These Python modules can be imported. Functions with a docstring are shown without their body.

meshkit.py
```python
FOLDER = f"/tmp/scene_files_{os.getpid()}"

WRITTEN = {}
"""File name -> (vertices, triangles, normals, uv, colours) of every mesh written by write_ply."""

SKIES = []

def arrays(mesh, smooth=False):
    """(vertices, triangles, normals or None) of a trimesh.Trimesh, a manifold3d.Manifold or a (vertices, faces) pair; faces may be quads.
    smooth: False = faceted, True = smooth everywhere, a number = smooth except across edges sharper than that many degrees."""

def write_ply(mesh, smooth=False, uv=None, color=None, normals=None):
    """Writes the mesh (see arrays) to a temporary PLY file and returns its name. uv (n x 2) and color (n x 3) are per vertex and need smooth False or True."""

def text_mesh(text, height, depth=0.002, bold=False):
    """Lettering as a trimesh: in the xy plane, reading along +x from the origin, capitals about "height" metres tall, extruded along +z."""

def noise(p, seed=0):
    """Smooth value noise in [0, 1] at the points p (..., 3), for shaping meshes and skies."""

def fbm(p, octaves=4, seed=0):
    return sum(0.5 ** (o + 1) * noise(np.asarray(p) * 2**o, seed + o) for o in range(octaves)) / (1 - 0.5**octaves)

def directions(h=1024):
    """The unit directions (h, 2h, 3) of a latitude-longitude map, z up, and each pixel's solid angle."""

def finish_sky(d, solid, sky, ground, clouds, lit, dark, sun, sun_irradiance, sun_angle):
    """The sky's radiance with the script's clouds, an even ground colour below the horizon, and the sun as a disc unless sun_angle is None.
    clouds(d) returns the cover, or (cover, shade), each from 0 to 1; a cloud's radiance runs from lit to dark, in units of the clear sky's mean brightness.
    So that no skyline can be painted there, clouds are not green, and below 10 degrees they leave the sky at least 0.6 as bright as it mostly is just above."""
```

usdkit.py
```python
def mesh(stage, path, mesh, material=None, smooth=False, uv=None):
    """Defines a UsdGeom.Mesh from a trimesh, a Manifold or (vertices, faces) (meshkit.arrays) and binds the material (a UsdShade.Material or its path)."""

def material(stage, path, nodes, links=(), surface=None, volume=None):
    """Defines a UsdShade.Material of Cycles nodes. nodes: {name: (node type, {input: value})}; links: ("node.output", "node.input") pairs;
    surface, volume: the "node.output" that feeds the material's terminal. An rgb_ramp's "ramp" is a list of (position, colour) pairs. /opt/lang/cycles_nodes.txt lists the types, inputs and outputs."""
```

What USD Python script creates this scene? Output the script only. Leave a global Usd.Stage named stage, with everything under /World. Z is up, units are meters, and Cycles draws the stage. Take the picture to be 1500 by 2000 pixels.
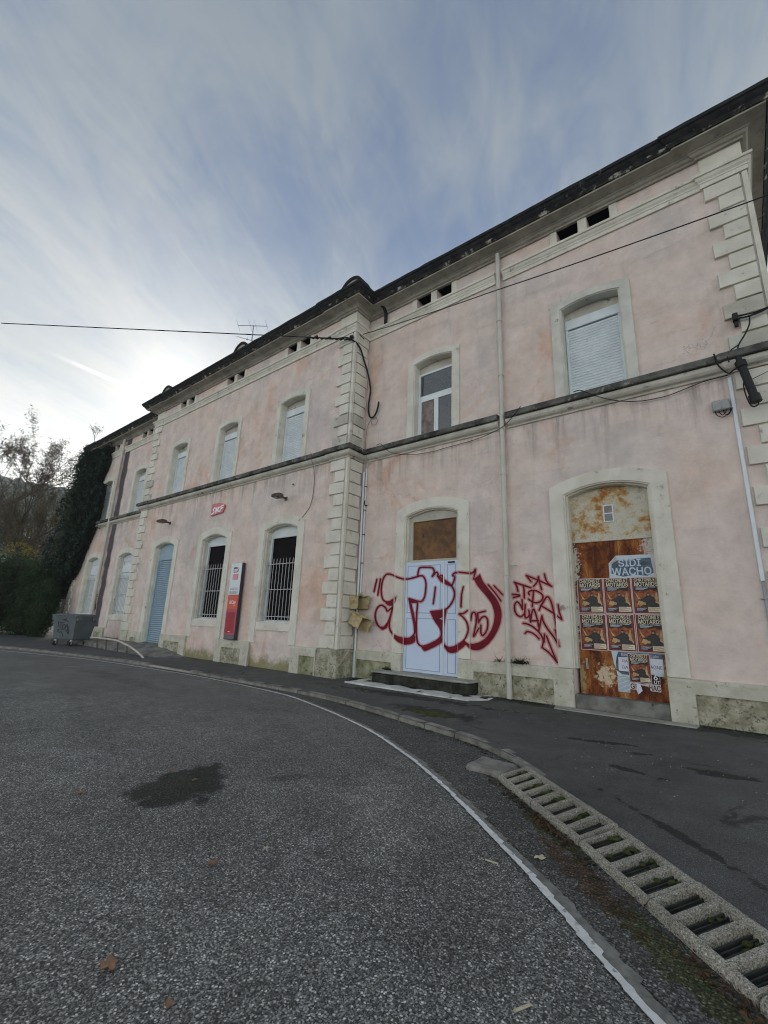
import json, math, random
import numpy as np, trimesh, usdkit, meshkit
from pxr import Usd, UsdGeom, UsdLux, UsdShade, Gf, Sdf, Vt
from shapely.geometry import Polygon, LineString, box as sbox
from shapely.ops import unary_union

stage = Usd.Stage.CreateInMemory()
UsdGeom.SetStageUpAxis(stage, 'Z'); UsdGeom.SetStageMetersPerUnit(stage, 1.0)
UsdGeom.Xform.Define(stage, '/World'); UsdGeom.Scope.Define(stage, '/World/Looks')
rng = np.random.default_rng(7); random.seed(7)

# ------------------------------------------------------------------ camera, sky, sun, exposure
EXPOSURE = 0.45
SKY_STRENGTH = 0.10
SUN_DIR = np.array([-0.826, 0.368, 0.427]); SUN_DIR /= np.linalg.norm(SUN_DIR)
cam = UsdGeom.Camera.Define(stage, '/World/camera')
cam.CreateHorizontalApertureAttr(36.0); cam.CreateVerticalApertureAttr(48.0)
cam.CreateFocalLengthAttr(20.965); cam.CreateClippingRangeAttr(Gf.Vec2f(0.05, 5000))
cam.CreateExposureAttr(EXPOSURE)
_F = (-0.60437201, 0.75906029, 0.24199577); _R = (0.78764239, 0.61494648, 0.03821373); _U = (0.11980792, -0.21370144, 0.9695245)
cam.AddTransformOp().Set(Gf.Matrix4d(*_R, 0, *_U, 0, *[-c for c in _F], 0, 0, -9.3, 1.52, 1))

def material(name, nodes, links, surface='p.BSDF'):
    return usdkit.material(stage, '/World/Looks/' + name, nodes, links, surface=surface)

sun_el = math.asin(SUN_DIR[2]); sun_az = math.atan2(SUN_DIR[0], SUN_DIR[1])
sky_nodes = {
    'sky': ('sky_texture', {'sky_type': 'single_scattering', 'sun_disc': False, 'sun_elevation': sun_el, 'sun_rotation': sun_az, 'aerosol_density': 2.0, 'altitude': 200.0}),
    'tc': ('texture_coordinate', {}), 'sep': ('separate_xyz', {}),
    'zc': ('math', {'math_type': 'maximum', 'value2': 0.0}), 'zo': ('math', {'math_type': 'add', 'value2': 0.22}),
    'px': ('math', {'math_type': 'divide'}), 'py': ('math', {'math_type': 'divide'}), 'pl': ('combine_xyz', {'z': 0.0}),
    'rot': ('mapping', {'rotation': (0, 0, math.radians(66))}),
    'str': ('mapping', {'scale': (1.0, 2.1, 1), 'location': (1.3, 0.4, 0)}), 'n1': ('noise_texture', {'scale': 1.7, 'detail': 8.0, 'roughness': 0.60, 'distortion': 1.1}),
    'str2': ('mapping', {'scale': (2.4, 6.5, 1), 'location': (3, 5, 0)}), 'n2': ('noise_texture', {'scale': 1.7, 'detail': 9.0, 'roughness': 0.62, 'distortion': 1.8}),
    'n3': ('noise_texture', {'scale': 1.1, 'detail': 2.0, 'roughness': 0.45}),
    'a12': ('mix_float', {'fac': 0.34}), 'a123': ('mix_float', {'fac': 0.42}),
    'cov': ('map_range', {'range_type': 'smoothstep', 'from_min': 0.36, 'from_max': 0.62, 'to_min': 0.0, 'to_max': 1.0, 'clamp': True}),
    # thin veil and streaky cirrus, both paler and denser towards the horizon
    'clear': ('rgb_ramp', {'ramp': [(0.0, (1.26, 1.31, 1.30)), (0.24, (0.86, 0.91, 0.92)), (0.33, (0.48, 0.54, 0.58)), (0.42, (0.315, 0.375, 0.435)), (0.57, (0.20, 0.262, 0.35)), (0.71, (0.115, 0.168, 0.275)), (0.87, (0.075, 0.118, 0.22)), (1.0, (0.07, 0.11, 0.21))]}),
    'cloud': ('rgb_ramp', {'ramp': [(0.0, (1.45, 1.43, 1.36)), (0.24, (1.06, 1.06, 1.02)), (0.33, (0.66, 0.675, 0.665)), (0.42, (0.46, 0.485, 0.485)), (0.57, (0.385, 0.412, 0.425)), (0.71, (0.275, 0.308, 0.33)), (0.87, (0.20, 0.236, 0.265)), (1.0, (0.19, 0.225, 0.255))]}),
    'veil': ('mix_color', {'use_clamp': False}), 'cf': ('math', {'math_type': 'multiply_add', 'value2': 0.92, 'value3': 0.04}),
    'sunv': ('vector_math', {'math_type': 'dot_product', 'vector2': tuple(SUN_DIR)}), 'sc': ('math', {'math_type': 'maximum', 'value2': 0.0}),
    'g1': ('math', {'math_type': 'power', 'value2': 30.0}), 'g2': ('math', {'math_type': 'power', 'value2': 220.0}),
    'g1m': ('math', {'math_type': 'multiply', 'value2': 0.13}), 'g2m': ('math', {'math_type': 'multiply', 'value2': 0.22}), 'gs': ('math', {'math_type': 'add'}),
    'gcol': ('mix_color', {'blend_type': 'multiply', 'fac': 1.0, 'a': (1.0, 0.965, 0.86), 'use_clamp': False}), 'gadd': ('mix_color', {'blend_type': 'add', 'fac': 1.0, 'use_clamp': False}),
    # the contrail: a thin band along a great circle
    'ct': ('vector_math', {'math_type': 'dot_product', 'vector2': (0, 0, 1)}), 'cta': ('math', {'math_type': 'absolute'}),
    'ctm': ('map_range', {'range_type': 'smoothstep', 'from_min': 0.001, 'from_max': 0.0055, 'to_min': 0.75, 'to_max': 0.0, 'clamp': True}),
    'ctl': ('vector_math', {'math_type': 'dot_product', 'vector2': (0, 0, 1)}), 'ctr': ('map_range', {'range_type': 'smoothstep', 'from_min': 0.955, 'from_max': 0.99, 'to_min': 0.0, 'to_max': 1.0, 'clamp': True}),
    'ctf': ('math', {'math_type': 'multiply'}), 'ctc': ('mix_color', {'b': (0.95, 0.94, 0.90), 'use_clamp': False}),
    'gain': ('mix_color', {'blend_type': 'multiply', 'fac': 1.0, 'b': (1, 1, 1), 'use_clamp': False}),
    'skym': ('mix_color', {'fac': 0.95, 'use_clamp': False}),
    'bg': ('background_shader', {'strength': SKY_STRENGTH}),
}
_c0 = np.array([-0.88575372, 0.17410539, 0.43026464]); _c1 = np.array([-0.84392486, 0.35430539, 0.40281327])
_cn = np.cross(_c0, _c1); _cn /= np.linalg.norm(_cn)
_ce = np.array([-0.82, 0.44, 0.385]); _ce /= np.linalg.norm(_ce)
sky_nodes['ct'][1]['vector2'] = tuple(_cn); sky_nodes['ctl'][1]['vector2'] = tuple(_ce)
CLOUD_GAIN = 10.5
sky_nodes['gain'][1]['b'] = (CLOUD_GAIN,) * 3
sky_links = [('tc.generated', 'sep.vector'), ('sep.z', 'zc.value1'), ('zc.value', 'zo.value1'), ('sep.x', 'px.value1'), ('zo.value', 'px.value2'), ('sep.y', 'py.value1'), ('zo.value', 'py.value2'),
    ('px.value', 'pl.x'), ('py.value', 'pl.y'), ('pl.vector', 'rot.vector'), ('rot.vector', 'str.vector'), ('rot.vector', 'str2.vector'), ('str.vector', 'n1.vector'), ('str2.vector', 'n2.vector'), ('rot.vector', 'n3.vector'),
    ('n1.fac', 'a12.a'), ('n2.fac', 'a12.b'), ('a12.result', 'a123.a'), ('n3.fac', 'a123.b'), ('a123.result', 'cov.value'),
    ('zc.value', 'clear.fac'), ('zc.value', 'cloud.fac'), ('cov.result', 'cf.value1'), ('cf.value', 'veil.fac'), ('clear.color', 'veil.a'), ('cloud.color', 'veil.b'),
    ('tc.generated', 'sunv.vector1'), ('sunv.value', 'sc.value1'), ('sc.value', 'g1.value1'), ('sc.value', 'g2.value1'), ('g1.value', 'g1m.value1'), ('g2.value', 'g2m.value1'),
    ('g1m.value', 'gs.value1'), ('g2m.value', 'gs.value2'), ('gs.value', 'gcol.b'), ('veil.result', 'gadd.a'), ('gcol.result', 'gadd.b'),
    ('tc.generated', 'ct.vector1'), ('ct.value', 'cta.value1'), ('cta.value', 'ctm.value'), ('tc.generated', 'ctl.vector1'), ('ctl.value', 'ctr.value'), ('ctm.result', 'ctf.value1'), ('ctr.result', 'ctf.value2'),
    ('ctf.value', 'ctc.fac'), ('gadd.result', 'ctc.a'), ('ctc.result', 'gain.a'), ('sky.color', 'skym.a'), ('gain.result', 'skym.b'), ('skym.result', 'bg.color')]
dome = UsdLux.DomeLight.Define(stage, '/World/sky')
UsdShade.MaterialBindingAPI.Apply(dome.GetPrim()).Bind(material('sky_look', sky_nodes, sky_links, 'bg.background'))
dome.GetPrim().SetCustomDataByKey('kind', 'structure')
sun = UsdLux.DistantLight.Define(stage, '/World/sun')
sun.CreateNormalizeAttr(True); sun.CreateIntensityAttr(0.2); sun.CreateAngleAttr(14.0); sun.CreateColorAttr(Gf.Vec3f(1.0, 0.95, 0.86))
_z = SUN_DIR; _x = np.cross([0, 0, 1], _z); _x /= np.linalg.norm(_x); _y = np.cross(_z, _x)
sun.AddTransformOp().Set(Gf.Matrix4d(*map(float, _x), 0, *map(float, _y), 0, *map(float, _z), 0, -30, 20, 60, 1))

# ------------------------------------------------------------------ helpers
used = {}
def numbered(parent, name):
    k = (parent, name); n = used.get(k, 0); used[k] = n + 1
    return name if n == 0 else f'{name}_{n:03d}'
def data(p, label=None, category=None, group=None, kind=None):
    for k, v in (('label', label), ('category', category), ('group', group), ('kind', kind)):
        if v: p.SetCustomDataByKey(k, v)
    return p
def obj(name, mesh, mat, parent=None, smooth=False, uv=None, **kw):
    base = str(parent) if parent else '/World'
    path = base + '/' + numbered(base, name)
    if isinstance(mesh, (list, tuple)) and not (len(mesh) == 2 and isinstance(mesh[0], np.ndarray)): mesh = trimesh.util.concatenate(list(mesh))
    usdkit.mesh(stage, path, mesh, M[mat], smooth)
    data(stage.GetPrimAtPath(path), **kw)
    return path
def thing(name, label=None, category=None, loc=(0, 0, 0), rotz=0.0, group=None, kind=None):
    path = '/World/' + numbered('/World', name)
    x = UsdGeom.Xform.Define(stage, path)
    x.AddTranslateOp().Set(Gf.Vec3d(*map(float, loc))); x.AddRotateZOp().Set(float(rotz))
    data(x.GetPrim(), label, category, group, kind)
    return path
def copy(src, loc, rotz, label, group=None, name=None):
    nm = name or src.rsplit('/', 1)[1]
    path = '/World/' + numbered('/World', nm)
    p = UsdGeom.Xform.Define(stage, path).GetPrim()
    p.GetReferences().AddInternalReference(Sdf.Path(src)); p.SetInstanceable(True)
    x = UsdGeom.Xform(p)
    p.GetAttribute('xformOp:translate').Set(Gf.Vec3d(*map(float, loc))); p.GetAttribute('xformOp:rotateZ').Set(float(rotz))
    was = stage.GetPrimAtPath(src).GetCustomData()
    data(p, label, was.get('category'), group or was.get('group'))
    return path
cat = trimesh.util.concatenate
def bx(x0, x1, y0, y1, z0, z1):
    return trimesh.creation.box(bounds=[[min(x0, x1), min(y0, y1), min(z0, z1)], [max(x0, x1), max(y0, y1), max(z0, z1)]])
def bev(x0, x1, y0, y1, z0, z1, b=0.01):
    """box with all edges chamfered"""
    b = min(b, (x1 - x0) / 2.2, (y1 - y0) / 2.2, (z1 - z0) / 2.2)
    p = []
    for x, sx in ((x0, 1), (x1, -1)):
        for y, sy in ((y0, 1), (y1, -1)):
            for z, sz in ((z0, 1), (z1, -1)):
                p += [(x + sx * b, y + sy * b, z), (x + sx * b, y, z + sz * b), (x, y + sy * b, z + sz * b)]
    return trimesh.convex.convex_hull(np.array(p))
def hull(pts): return trimesh.convex.convex_hull(np.array(pts, float))
XZ = np.array([[1, 0, 0, 0], [0, 0, -1, 0], [0, 1, 0, 0], [0, 0, 0, 1.0]])   # (x, z, depth) -> world, depth towards -y
def extr(poly, yf, yb):
    """polygon in x,z extruded from the front plane yf (nearer the street) back to yb"""
    out = []
    for g in getattr(poly, 'geoms', [poly]):
        if g.is_empty or g.geom_type != 'Polygon' or g.area < 1e-6: continue
        m = trimesh.creation.extrude_polygon(g, yb - yf, engine='earcut')
        m.apply_transform(XZ); m.apply_translation([0, yb, 0]); out.append(m)
    return cat(out)
def rect(x0, x1, z0, z1): return sbox(min(x0, x1), min(z0, z1), max(x0, x1), max(z0, z1))
def arch(c, hw, zb, ze, zc, n=14):
    """door shape: straight sides up to ze, segmental arch up to zc"""
    s = zc - ze
    if s < 1e-4: return rect(c - hw, c + hw, zb, ze)
    r = (hw * hw + s * s) / (2 * s); a = math.asin(min(1, hw / r))
    pts = [(c - hw, zb), (c + hw, zb)] + [(c + r * math.sin(t), zc - r + r * math.cos(t)) for t in np.linspace(a, -a, n)]
    return Polygon(pts)
def sweep(path, prof):
    """profile (outward, z) closed loop swept along a plan polyline, mitred; outward is to the right of the walking direction"""
    P = np.array(path, float); n = len(P); d = np.diff(P, axis=0); d /= np.linalg.norm(d, axis=1, keepdims=True)
    nr = np.stack([d[:, 1], -d[:, 0]], 1); rings = []
    for i in range(n):
        a = nr[max(i - 1, 0)]; b = nr[min(i, n - 2)]
        m = (a + b) / (1 + a @ b) if i not in (0, n - 1) else (b if i == 0 else a)
        rings.append([(P[i, 0] + m[0] * o, P[i, 1] + m[1] * o, z) for o, z in prof])
    k = len(prof); V = np.array(rings).reshape(-1, 3); Fc = []
    for i in range(n - 1):
        for j in range(k):
            a, b, c, e = i * k + j, i * k + (j + 1) % k, (i + 1) * k + (j + 1) % k, (i + 1) * k + j
            Fc += [(a, b, c), (a, c, e)]
    tri = trimesh.creation.triangulate_polygon(Polygon(prof), engine='earcut')[1]
    for t in tri: Fc += [tuple(t), tuple((n - 1) * k + t[::-1])]
    m = trimesh.Trimesh(V, Fc, process=False); m.fix_normals(); return m
def tube(pts, r, n=8, smooth=True, rend=None):
    P = np.array(pts, float)
    if smooth and len(P) > 2:
        Q = np.vstack([2 * P[0] - P[1], P, 2 * P[-1] - P[-2]]); out = []
        for i in range(1, len(Q) - 2):
            p0, p1, p2, p3 = Q[i - 1:i + 3]
            for t in np.linspace(0, 1, 5, endpoint=False):
                out.append(.5 * ((2 * p1) + (-p0 + p2) * t + (2 * p0 - 5 * p1 + 4 * p2 - p3) * t * t + (-p0 + 3 * p1 - 3 * p2 + p3) * t ** 3))
        P = np.array(out + [P[-1]])
    N = len(P); R = np.linspace(r, rend if rend is not None else r, N)
    T = np.gradient(P, axis=0); T /= np.linalg.norm(T, axis=1, keepdims=True) + 1e-12
    u = np.cross(T[0], [0, 0, 1.0] if abs(T[0, 2]) < .9 else [1.0, 0, 0]); u /= np.linalg.norm(u); V = []
    for i in range(N):
        u = u - T[i] * (u @ T[i]); u /= np.linalg.norm(u); w = np.cross(T[i], u)
        a = np.linspace(0, 2 * np.pi, n, endpoint=False)
        V.append(P[i] + R[i] * (np.cos(a)[:, None] * u + np.sin(a)[:, None] * w))
    V = np.vstack(V + [P[:1], P[-1:]]); Fc = []
    for i in range(N - 1):
        for j in range(n):
            a, b, c, e = i * n + j, i * n + (j + 1) % n, (i + 1) * n + (j + 1) % n, (i + 1) * n + j
            Fc += [(a, b, c), (a, c, e)]
    for j in range(n): Fc += [(N * n, (j + 1) % n, j), (N * n + 1, (N - 1) * n + j, (N - 1) * n + (j + 1) % n)]
    return trimesh.Trimesh(V, Fc, process=False)
def cyl(p0, p1, r, n=14, r1=None): return tube([p0, p1], r, n, False, r1)
def words(text, h, x, z, y, bold=True, depth=.0015, width=None, slant=0.0):
    m = meshkit.text_mesh(text, h, depth, bold); v = np.array(m.vertices)
    if width: v[:, 0] = (v[:, 0] - v[:, 0].min()) * width / np.ptp(v[:, 0])
    v[:, 0] += slant * v[:, 1]
    return trimesh.Trimesh(np.stack([v[:, 0] + x, -v[:, 2] + y, v[:, 1] + z], 1), m.faces, process=False)
def rough(m, amp, scale, edge=None, seed=0):
    """subdivide and push the vertices by noise"""
    if edge: m = trimesh.Trimesh(*trimesh.remesh.subdivide_to_size(m.vertices, m.faces, edge)); m.merge_vertices()
    n = meshkit.fbm(np.array(m.vertices) * scale, 3, seed)[:, None] - .5
    m.vertices = np.array(m.vertices) + m.vertex_normals * n * 2 * amp
    return m
def polys(lst): return unary_union([Polygon(r[0], r[1:]).buffer(0) for r in lst])

# ------------------------------------------------------------------ materials
M = {}
def simple(name, col, rough_=0.7, var=0.0, scale=3.0, bump=0.0, bscale=40.0, metallic=0.0, col2=None, spec=0.5, dark=None):
    """col mottled towards col2 (or a scaled col) by noise; dark = (colour, threshold, scale) adds blots"""
    nodes = {'p': ('principled_bsdf', {'roughness': rough_, 'metallic': metallic, 'specular_ior_level': spec}), 'g': ('geometry', {})}
    links = []
    c2 = col2 or tuple(c * (1 - var) for c in col)
    nodes['n'] = ('noise_texture', {'scale': scale, 'detail': 5.0, 'roughness': 0.6}); links.append(('g.position', 'n.vector'))
    nodes['r'] = ('map_range', {'range_type': 'smoothstep', 'from_min': 0.33, 'from_max': 0.67, 'clamp': True}); links.append(('n.fac', 'r.value'))
    nodes['m'] = ('mix_color', {'a': col, 'b': c2}); links += [('r.result', 'm.fac')]
    last = 'm.result'
    if dark:
        dc, th, ds = dark
        nodes['dn'] = ('noise_texture', {'scale': ds, 'detail': 8.0, 'roughness': 0.7}); links.append(('g.position', 'dn.vector'))
        nodes['dr'] = ('map_range', {'range_type': 'smoothstep', 'from_min': th, 'from_max': th + 0.12, 'clamp': True}); links.append(('dn.fac', 'dr.value'))
        nodes['dm'] = ('mix_color', {'b': dc}); links += [('dr.result', 'dm.fac'), (last, 'dm.a')]; last = 'dm.result'
    links.append((last, 'p.base_color'))
    if bump:
        nodes['bn'] = ('noise_texture', {'scale': bscale, 'detail': 6.0, 'roughness': 0.65}); links.append(('g.position', 'bn.vector'))
        nodes['b'] = ('bump', {'strength': bump, 'distance': 0.02}); links += [('bn.fac', 'b.height'), ('b.normal', 'p.normal')]
    M[name] = material(name, nodes, links)

def plaster():
    N = {'g': ('geometry', {}), 's': ('separate_xyz', {}), 'p': ('principled_bsdf', {'roughness': 0.9, 'specular_ior_level': 0.25}),
         'n1': ('noise_texture', {'scale': 0.35, 'detail': 6.0, 'roughness': 0.62, 'distortion': 0.4}),
         'r1': ('rgb_ramp', {'ramp': [(0.27, (0.74, 0.545, 0.455)), (0.40, (0.755, 0.61, 0.54)), (0.54, (0.745, 0.635, 0.58)), (0.68, (0.62, 0.55, 0.52))]}),
         'n1b': ('noise_texture', {'scale': 0.55, 'detail': 5.0, 'roughness': 0.65, 'distortion': 0.8}),
         'r1b': ('map_range', {'range_type': 'smoothstep', 'from_min': 0.55, 'from_max': 0.70, 'to_max': 0.7, 'clamp': True}),
         'm1b': ('mix_color', {'b': (0.68, 0.44, 0.32)}),
         'mp': ('mapping', {'scale': (3.2, 3.2, 0.35)}), 'n2': ('noise_texture', {'scale': 1.0, 'detail': 8.0, 'roughness': 0.7}),
         'r2': ('map_range', {'range_type': 'smoothstep', 'from_min': 0.52, 'from_max': 0.80, 'to_max': 0.42, 'clamp': True}), 'm2': ('mix_color', {'b': (0.30, 0.26, 0.24)}),
         'mph': ('mapping', {'scale': (0.9, 0.9, 5.0)}), 'n5': ('noise_texture', {'scale': 1.1, 'detail': 8.0, 'roughness': 0.75}),
         'r5': ('map_range', {'range_type': 'smoothstep', 'from_min': 0.57, 'from_max': 0.72, 'to_max': 0.4, 'clamp': True}), 'm5': ('mix_color', {'b': (0.36, 0.32, 0.30)}),
         # moss and damp at the foot of the wall
         'zr': ('map_range', {'from_min': 0.95, 'from_max': 0.15, 'clamp': True}), 'n3': ('noise_texture', {'scale': 2.4, 'detail': 8.0, 'roughness': 0.75}),
         'za': ('math', {'math_type': 'multiply_add', 'value2': 1.3, 'value3': -0.84}), 'zm': ('math', {'math_type': 'add'}), 'zf': ('map_range', {'range_type': 'smoothstep', 'from_min': 0.30, 'from_max': 0.72, 'to_max': 0.85, 'clamp': True}),
         'm3': ('mix_color', {'b': (0.22, 0.22, 0.085)}),
         # black damp streak beside the far downpipe
         'xa': ('math', {'math_type': 'add', 'value2': 25.52}), 'xb': ('math', {'math_type': 'absolute'}), 'nx': ('noise_texture', {'scale': 1.3, 'detail': 6.0}), 'xn': ('math', {'math_type': 'multiply_add', 'value2': -0.5, 'value3': 0.25}), 'xs': ('math', {'math_type': 'add'}),
         'xf': ('map_range', {'range_type': 'smoothstep', 'from_min': 0.40, 'from_max': 0.22, 'to_min': 0.0, 'to_max': 0.93, 'clamp': True}), 'm4': ('mix_color', {'b': (0.05, 0.042, 0.055)}),
         # dirt dragged out of the string course and the upper moulding
         'bl1': ('map_range', {'from_min': 5.1, 'from_max': 6.05, 'to_max': 1.0, 'clamp': True}), 'bl2': ('math', {'math_type': 'less_than', 'value2': 6.06}), 'bl': ('math', {'math_type': 'multiply'}), 'blm': ('math', {'math_type': 'multiply'}),
         'r6': ('map_range', {'range_type': 'smoothstep', 'from_min': 0.44, 'from_max': 0.66, 'to_max': 0.75, 'clamp': True}), 'm6': ('mix_color', {'b': (0.30, 0.25, 0.22)}),
         'mm': ('noise_texture', {'scale': 2.1, 'detail': 9.0, 'roughness': 0.68}), 'mmr': ('map_range', {'from_min': 0.3, 'from_max': 0.7, 'to_min': 0.80, 'to_max': 1.10}), 'mmx': ('mix_color', {'blend_type': 'multiply', 'fac': 1.0, 'use_clamp': False}), 'kd': ('noise_texture', {'scale': 1.6, 'detail': 6.0, 'roughness': 0.65}), 'kv': ('vector_math', {'math_type': 'multiply_add', 'vector2': (1.1, 1.1, 1.1)}), 'kc': ('voronoi_texture', {'feature': 'distance_to_edge', 'scale': 0.42}), 'kr': ('map_range', {'from_min': 0.0, 'from_max': 0.0042, 'to_min': 1.0, 'to_max': 0.0, 'clamp': True}), 'kn': ('noise_texture', {'scale': 0.5, 'detail': 3.0}), 'km': ('map_range', {'range_type': 'smoothstep', 'from_min': 0.52, 'from_max': 0.62, 'to_max': 0.62, 'clamp': True}), 'kf': ('math', {'math_type': 'multiply'}), 'kx': ('mix_color', {'b': (0.20, 0.17, 0.155)}), 'bn': ('noise_texture', {'scale': 26.0, 'detail': 7.0, 'roughness': 0.7}), 'bn2': ('noise_texture', {'scale': 2.2, 'detail': 3.0}), 'ba': ('math', {'math_type': 'multiply_add', 'value2': 3.0}), 'b': ('bump', {'strength': 0.6, 'distance': 0.014})}
    L = [('g.position', 's.vector'), ('g.position', 'n1.vector'), ('n1.fac', 'r1.fac'), ('g.position', 'n1b.vector'), ('n1b.fac', 'r1b.value'), ('r1b.result', 'm1b.fac'), ('r1.color', 'm1b.a'),
         ('g.position', 'mp.vector'), ('mp.vector', 'n2.vector'), ('n2.fac', 'r2.value'), ('r2.result', 'm2.fac'), ('m1b.result', 'm2.a'),
         ('g.position', 'mph.vector'), ('mph.vector', 'n5.vector'), ('n5.fac', 'r5.value'), ('r5.result', 'm5.fac'), ('m2.result', 'm5.a'),
         ('s.z', 'zr.value'), ('g.position', 'n3.vector'), ('n3.fac', 'za.value1'), ('za.value', 'zm.value1'), ('zr.result', 'zm.value2'), ('zm.value', 'zf.value'), ('zf.result', 'm3.fac'), ('m5.result', 'm3.a'),
         ('s.x', 'xa.value1'), ('xa.value', 'xb.value1'), ('g.position', 'nx.vector'), ('nx.fac', 'xn.value1'), ('xb.value', 'xs.value1'), ('xn.value', 'xs.value2'), ('xs.value', 'xf.value'), ('xf.result', 'm4.fac'), ('m3.result', 'm4.a'),
         ('s.z', 'bl1.value'), ('s.z', 'bl2.value1'), ('bl1.result', 'bl.value1'), ('bl2.value', 'bl.value2'), ('n2.fac', 'r6.value'), ('r6.result', 'blm.value1'), ('bl.value', 'blm.value2'), ('blm.value', 'm6.fac'), ('m4.result', 'm6.a'),
         ('g.position', 'mm.vector'), ('mm.fac', 'mmr.value'), ('m6.result', 'mmx.a'), ('mmr.result', 'mmx.b'), ('g.position', 'kd.vector'), ('kd.color', 'kv.vector1'), ('g.position', 'kv.vector3'), ('kv.vector', 'kc.vector'), ('kc.distance', 'kr.value'), ('g.position', 'kn.vector'), ('kn.fac', 'km.value'), ('kr.result', 'kf.value1'), ('km.result', 'kf.value2'), ('kf.value', 'kx.fac'), ('mmx.result', 'kx.a'), ('kx.result', 'p.base_color'), ('g.position', 'bn.vector'), ('g.position', 'bn2.vector'), ('bn2.fac', 'ba.value1'), ('bn.fac', 'ba.value3'), ('ba.value', 'b.height'), ('b.normal', 'p.normal')]
    M['plaster'] = material('plaster', N, L)
plaster()
simple('stone', (0.74, 0.715, 0.625), 0.85, scale=1.9, col2=(0.62, 0.595, 0.51), bump=0.35, bscale=22, dark=((0.25, 0.235, 0.20), 0.60, 3.8))
simple('stone_dirty', (0.58, 0.56, 0.49), 0.88, scale=2.2, col2=(0.44, 0.42, 0.36), bump=0.3, bscale=22, dark=((0.10, 0.095, 0.08), 0.58, 3.4))
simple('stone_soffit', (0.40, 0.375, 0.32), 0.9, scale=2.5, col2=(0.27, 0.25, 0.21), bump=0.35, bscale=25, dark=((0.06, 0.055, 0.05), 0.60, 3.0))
simple('lichen_stone', (0.17, 0.165, 0.145), 0.95, scale=2.2, col2=(0.03, 0.03, 0.028), bump=0.6, bscale=40, dark=((0.46, 0.45, 0.40), 0.57, 6.0))
simple('cornice_black', (0.032, 0.032, 0.033), 0.9, scale=5.0, col2=(0.014, 0.014, 0.016), bump=0.9, bscale=14, spec=0.2, dark=((0.17, 0.165, 0.15), 0.60, 5.0))
simple('cornice_edge', (0.05, 0.048, 0.045), 0.9, scale=7.0, col2=(0.02, 0.02, 0.02), bump=0.9, bscale=18, spec=0.2, dark=((0.50, 0.48, 0.42), 0.535, 3.6))
simple('stone_mid', (0.68, 0.665, 0.60), 0.88, scale=2.2, col2=(0.55, 0.535, 0.475), bump=0.3, bscale=22, dark=((0.20, 0.19, 0.165), 0.62, 4.5))
simple('plinth_cap', (0.60, 0.585, 0.49), 0.9, scale=3.0, col2=(0.47, 0.45, 0.36), bump=0.6, bscale=16, dark=((0.22, 0.205, 0.155), 0.57, 12.0))
simple('plinth_rough', (0.50, 0.475, 0.37), 0.95, scale=5.0, col2=(0.24, 0.235, 0.15), bump=1.0, bscale=18, dark=((0.11, 0.105, 0.075), 0.52, 16.0))
simple('plinth_green', (0.40, 0.39, 0.26), 0.95, scale=3.0, col2=(0.15, 0.16, 0.07), bump=0.9, bscale=18, dark=((0.04, 0.042, 0.03), 0.55, 6.0))
simple('pvc', (0.78, 0.83, 0.86), 0.35, var=0.06)
simple('shutter_white', (0.74, 0.80, 0.83), 0.45, scale=3, col2=(0.64, 0.70, 0.73), dark=((0.30, 0.30, 0.28), 0.63, 7.0))
simple('blue_metal', (0.30, 0.43, 0.53), 0.4, scale=2, col2=(0.25, 0.37, 0.47))
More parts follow.
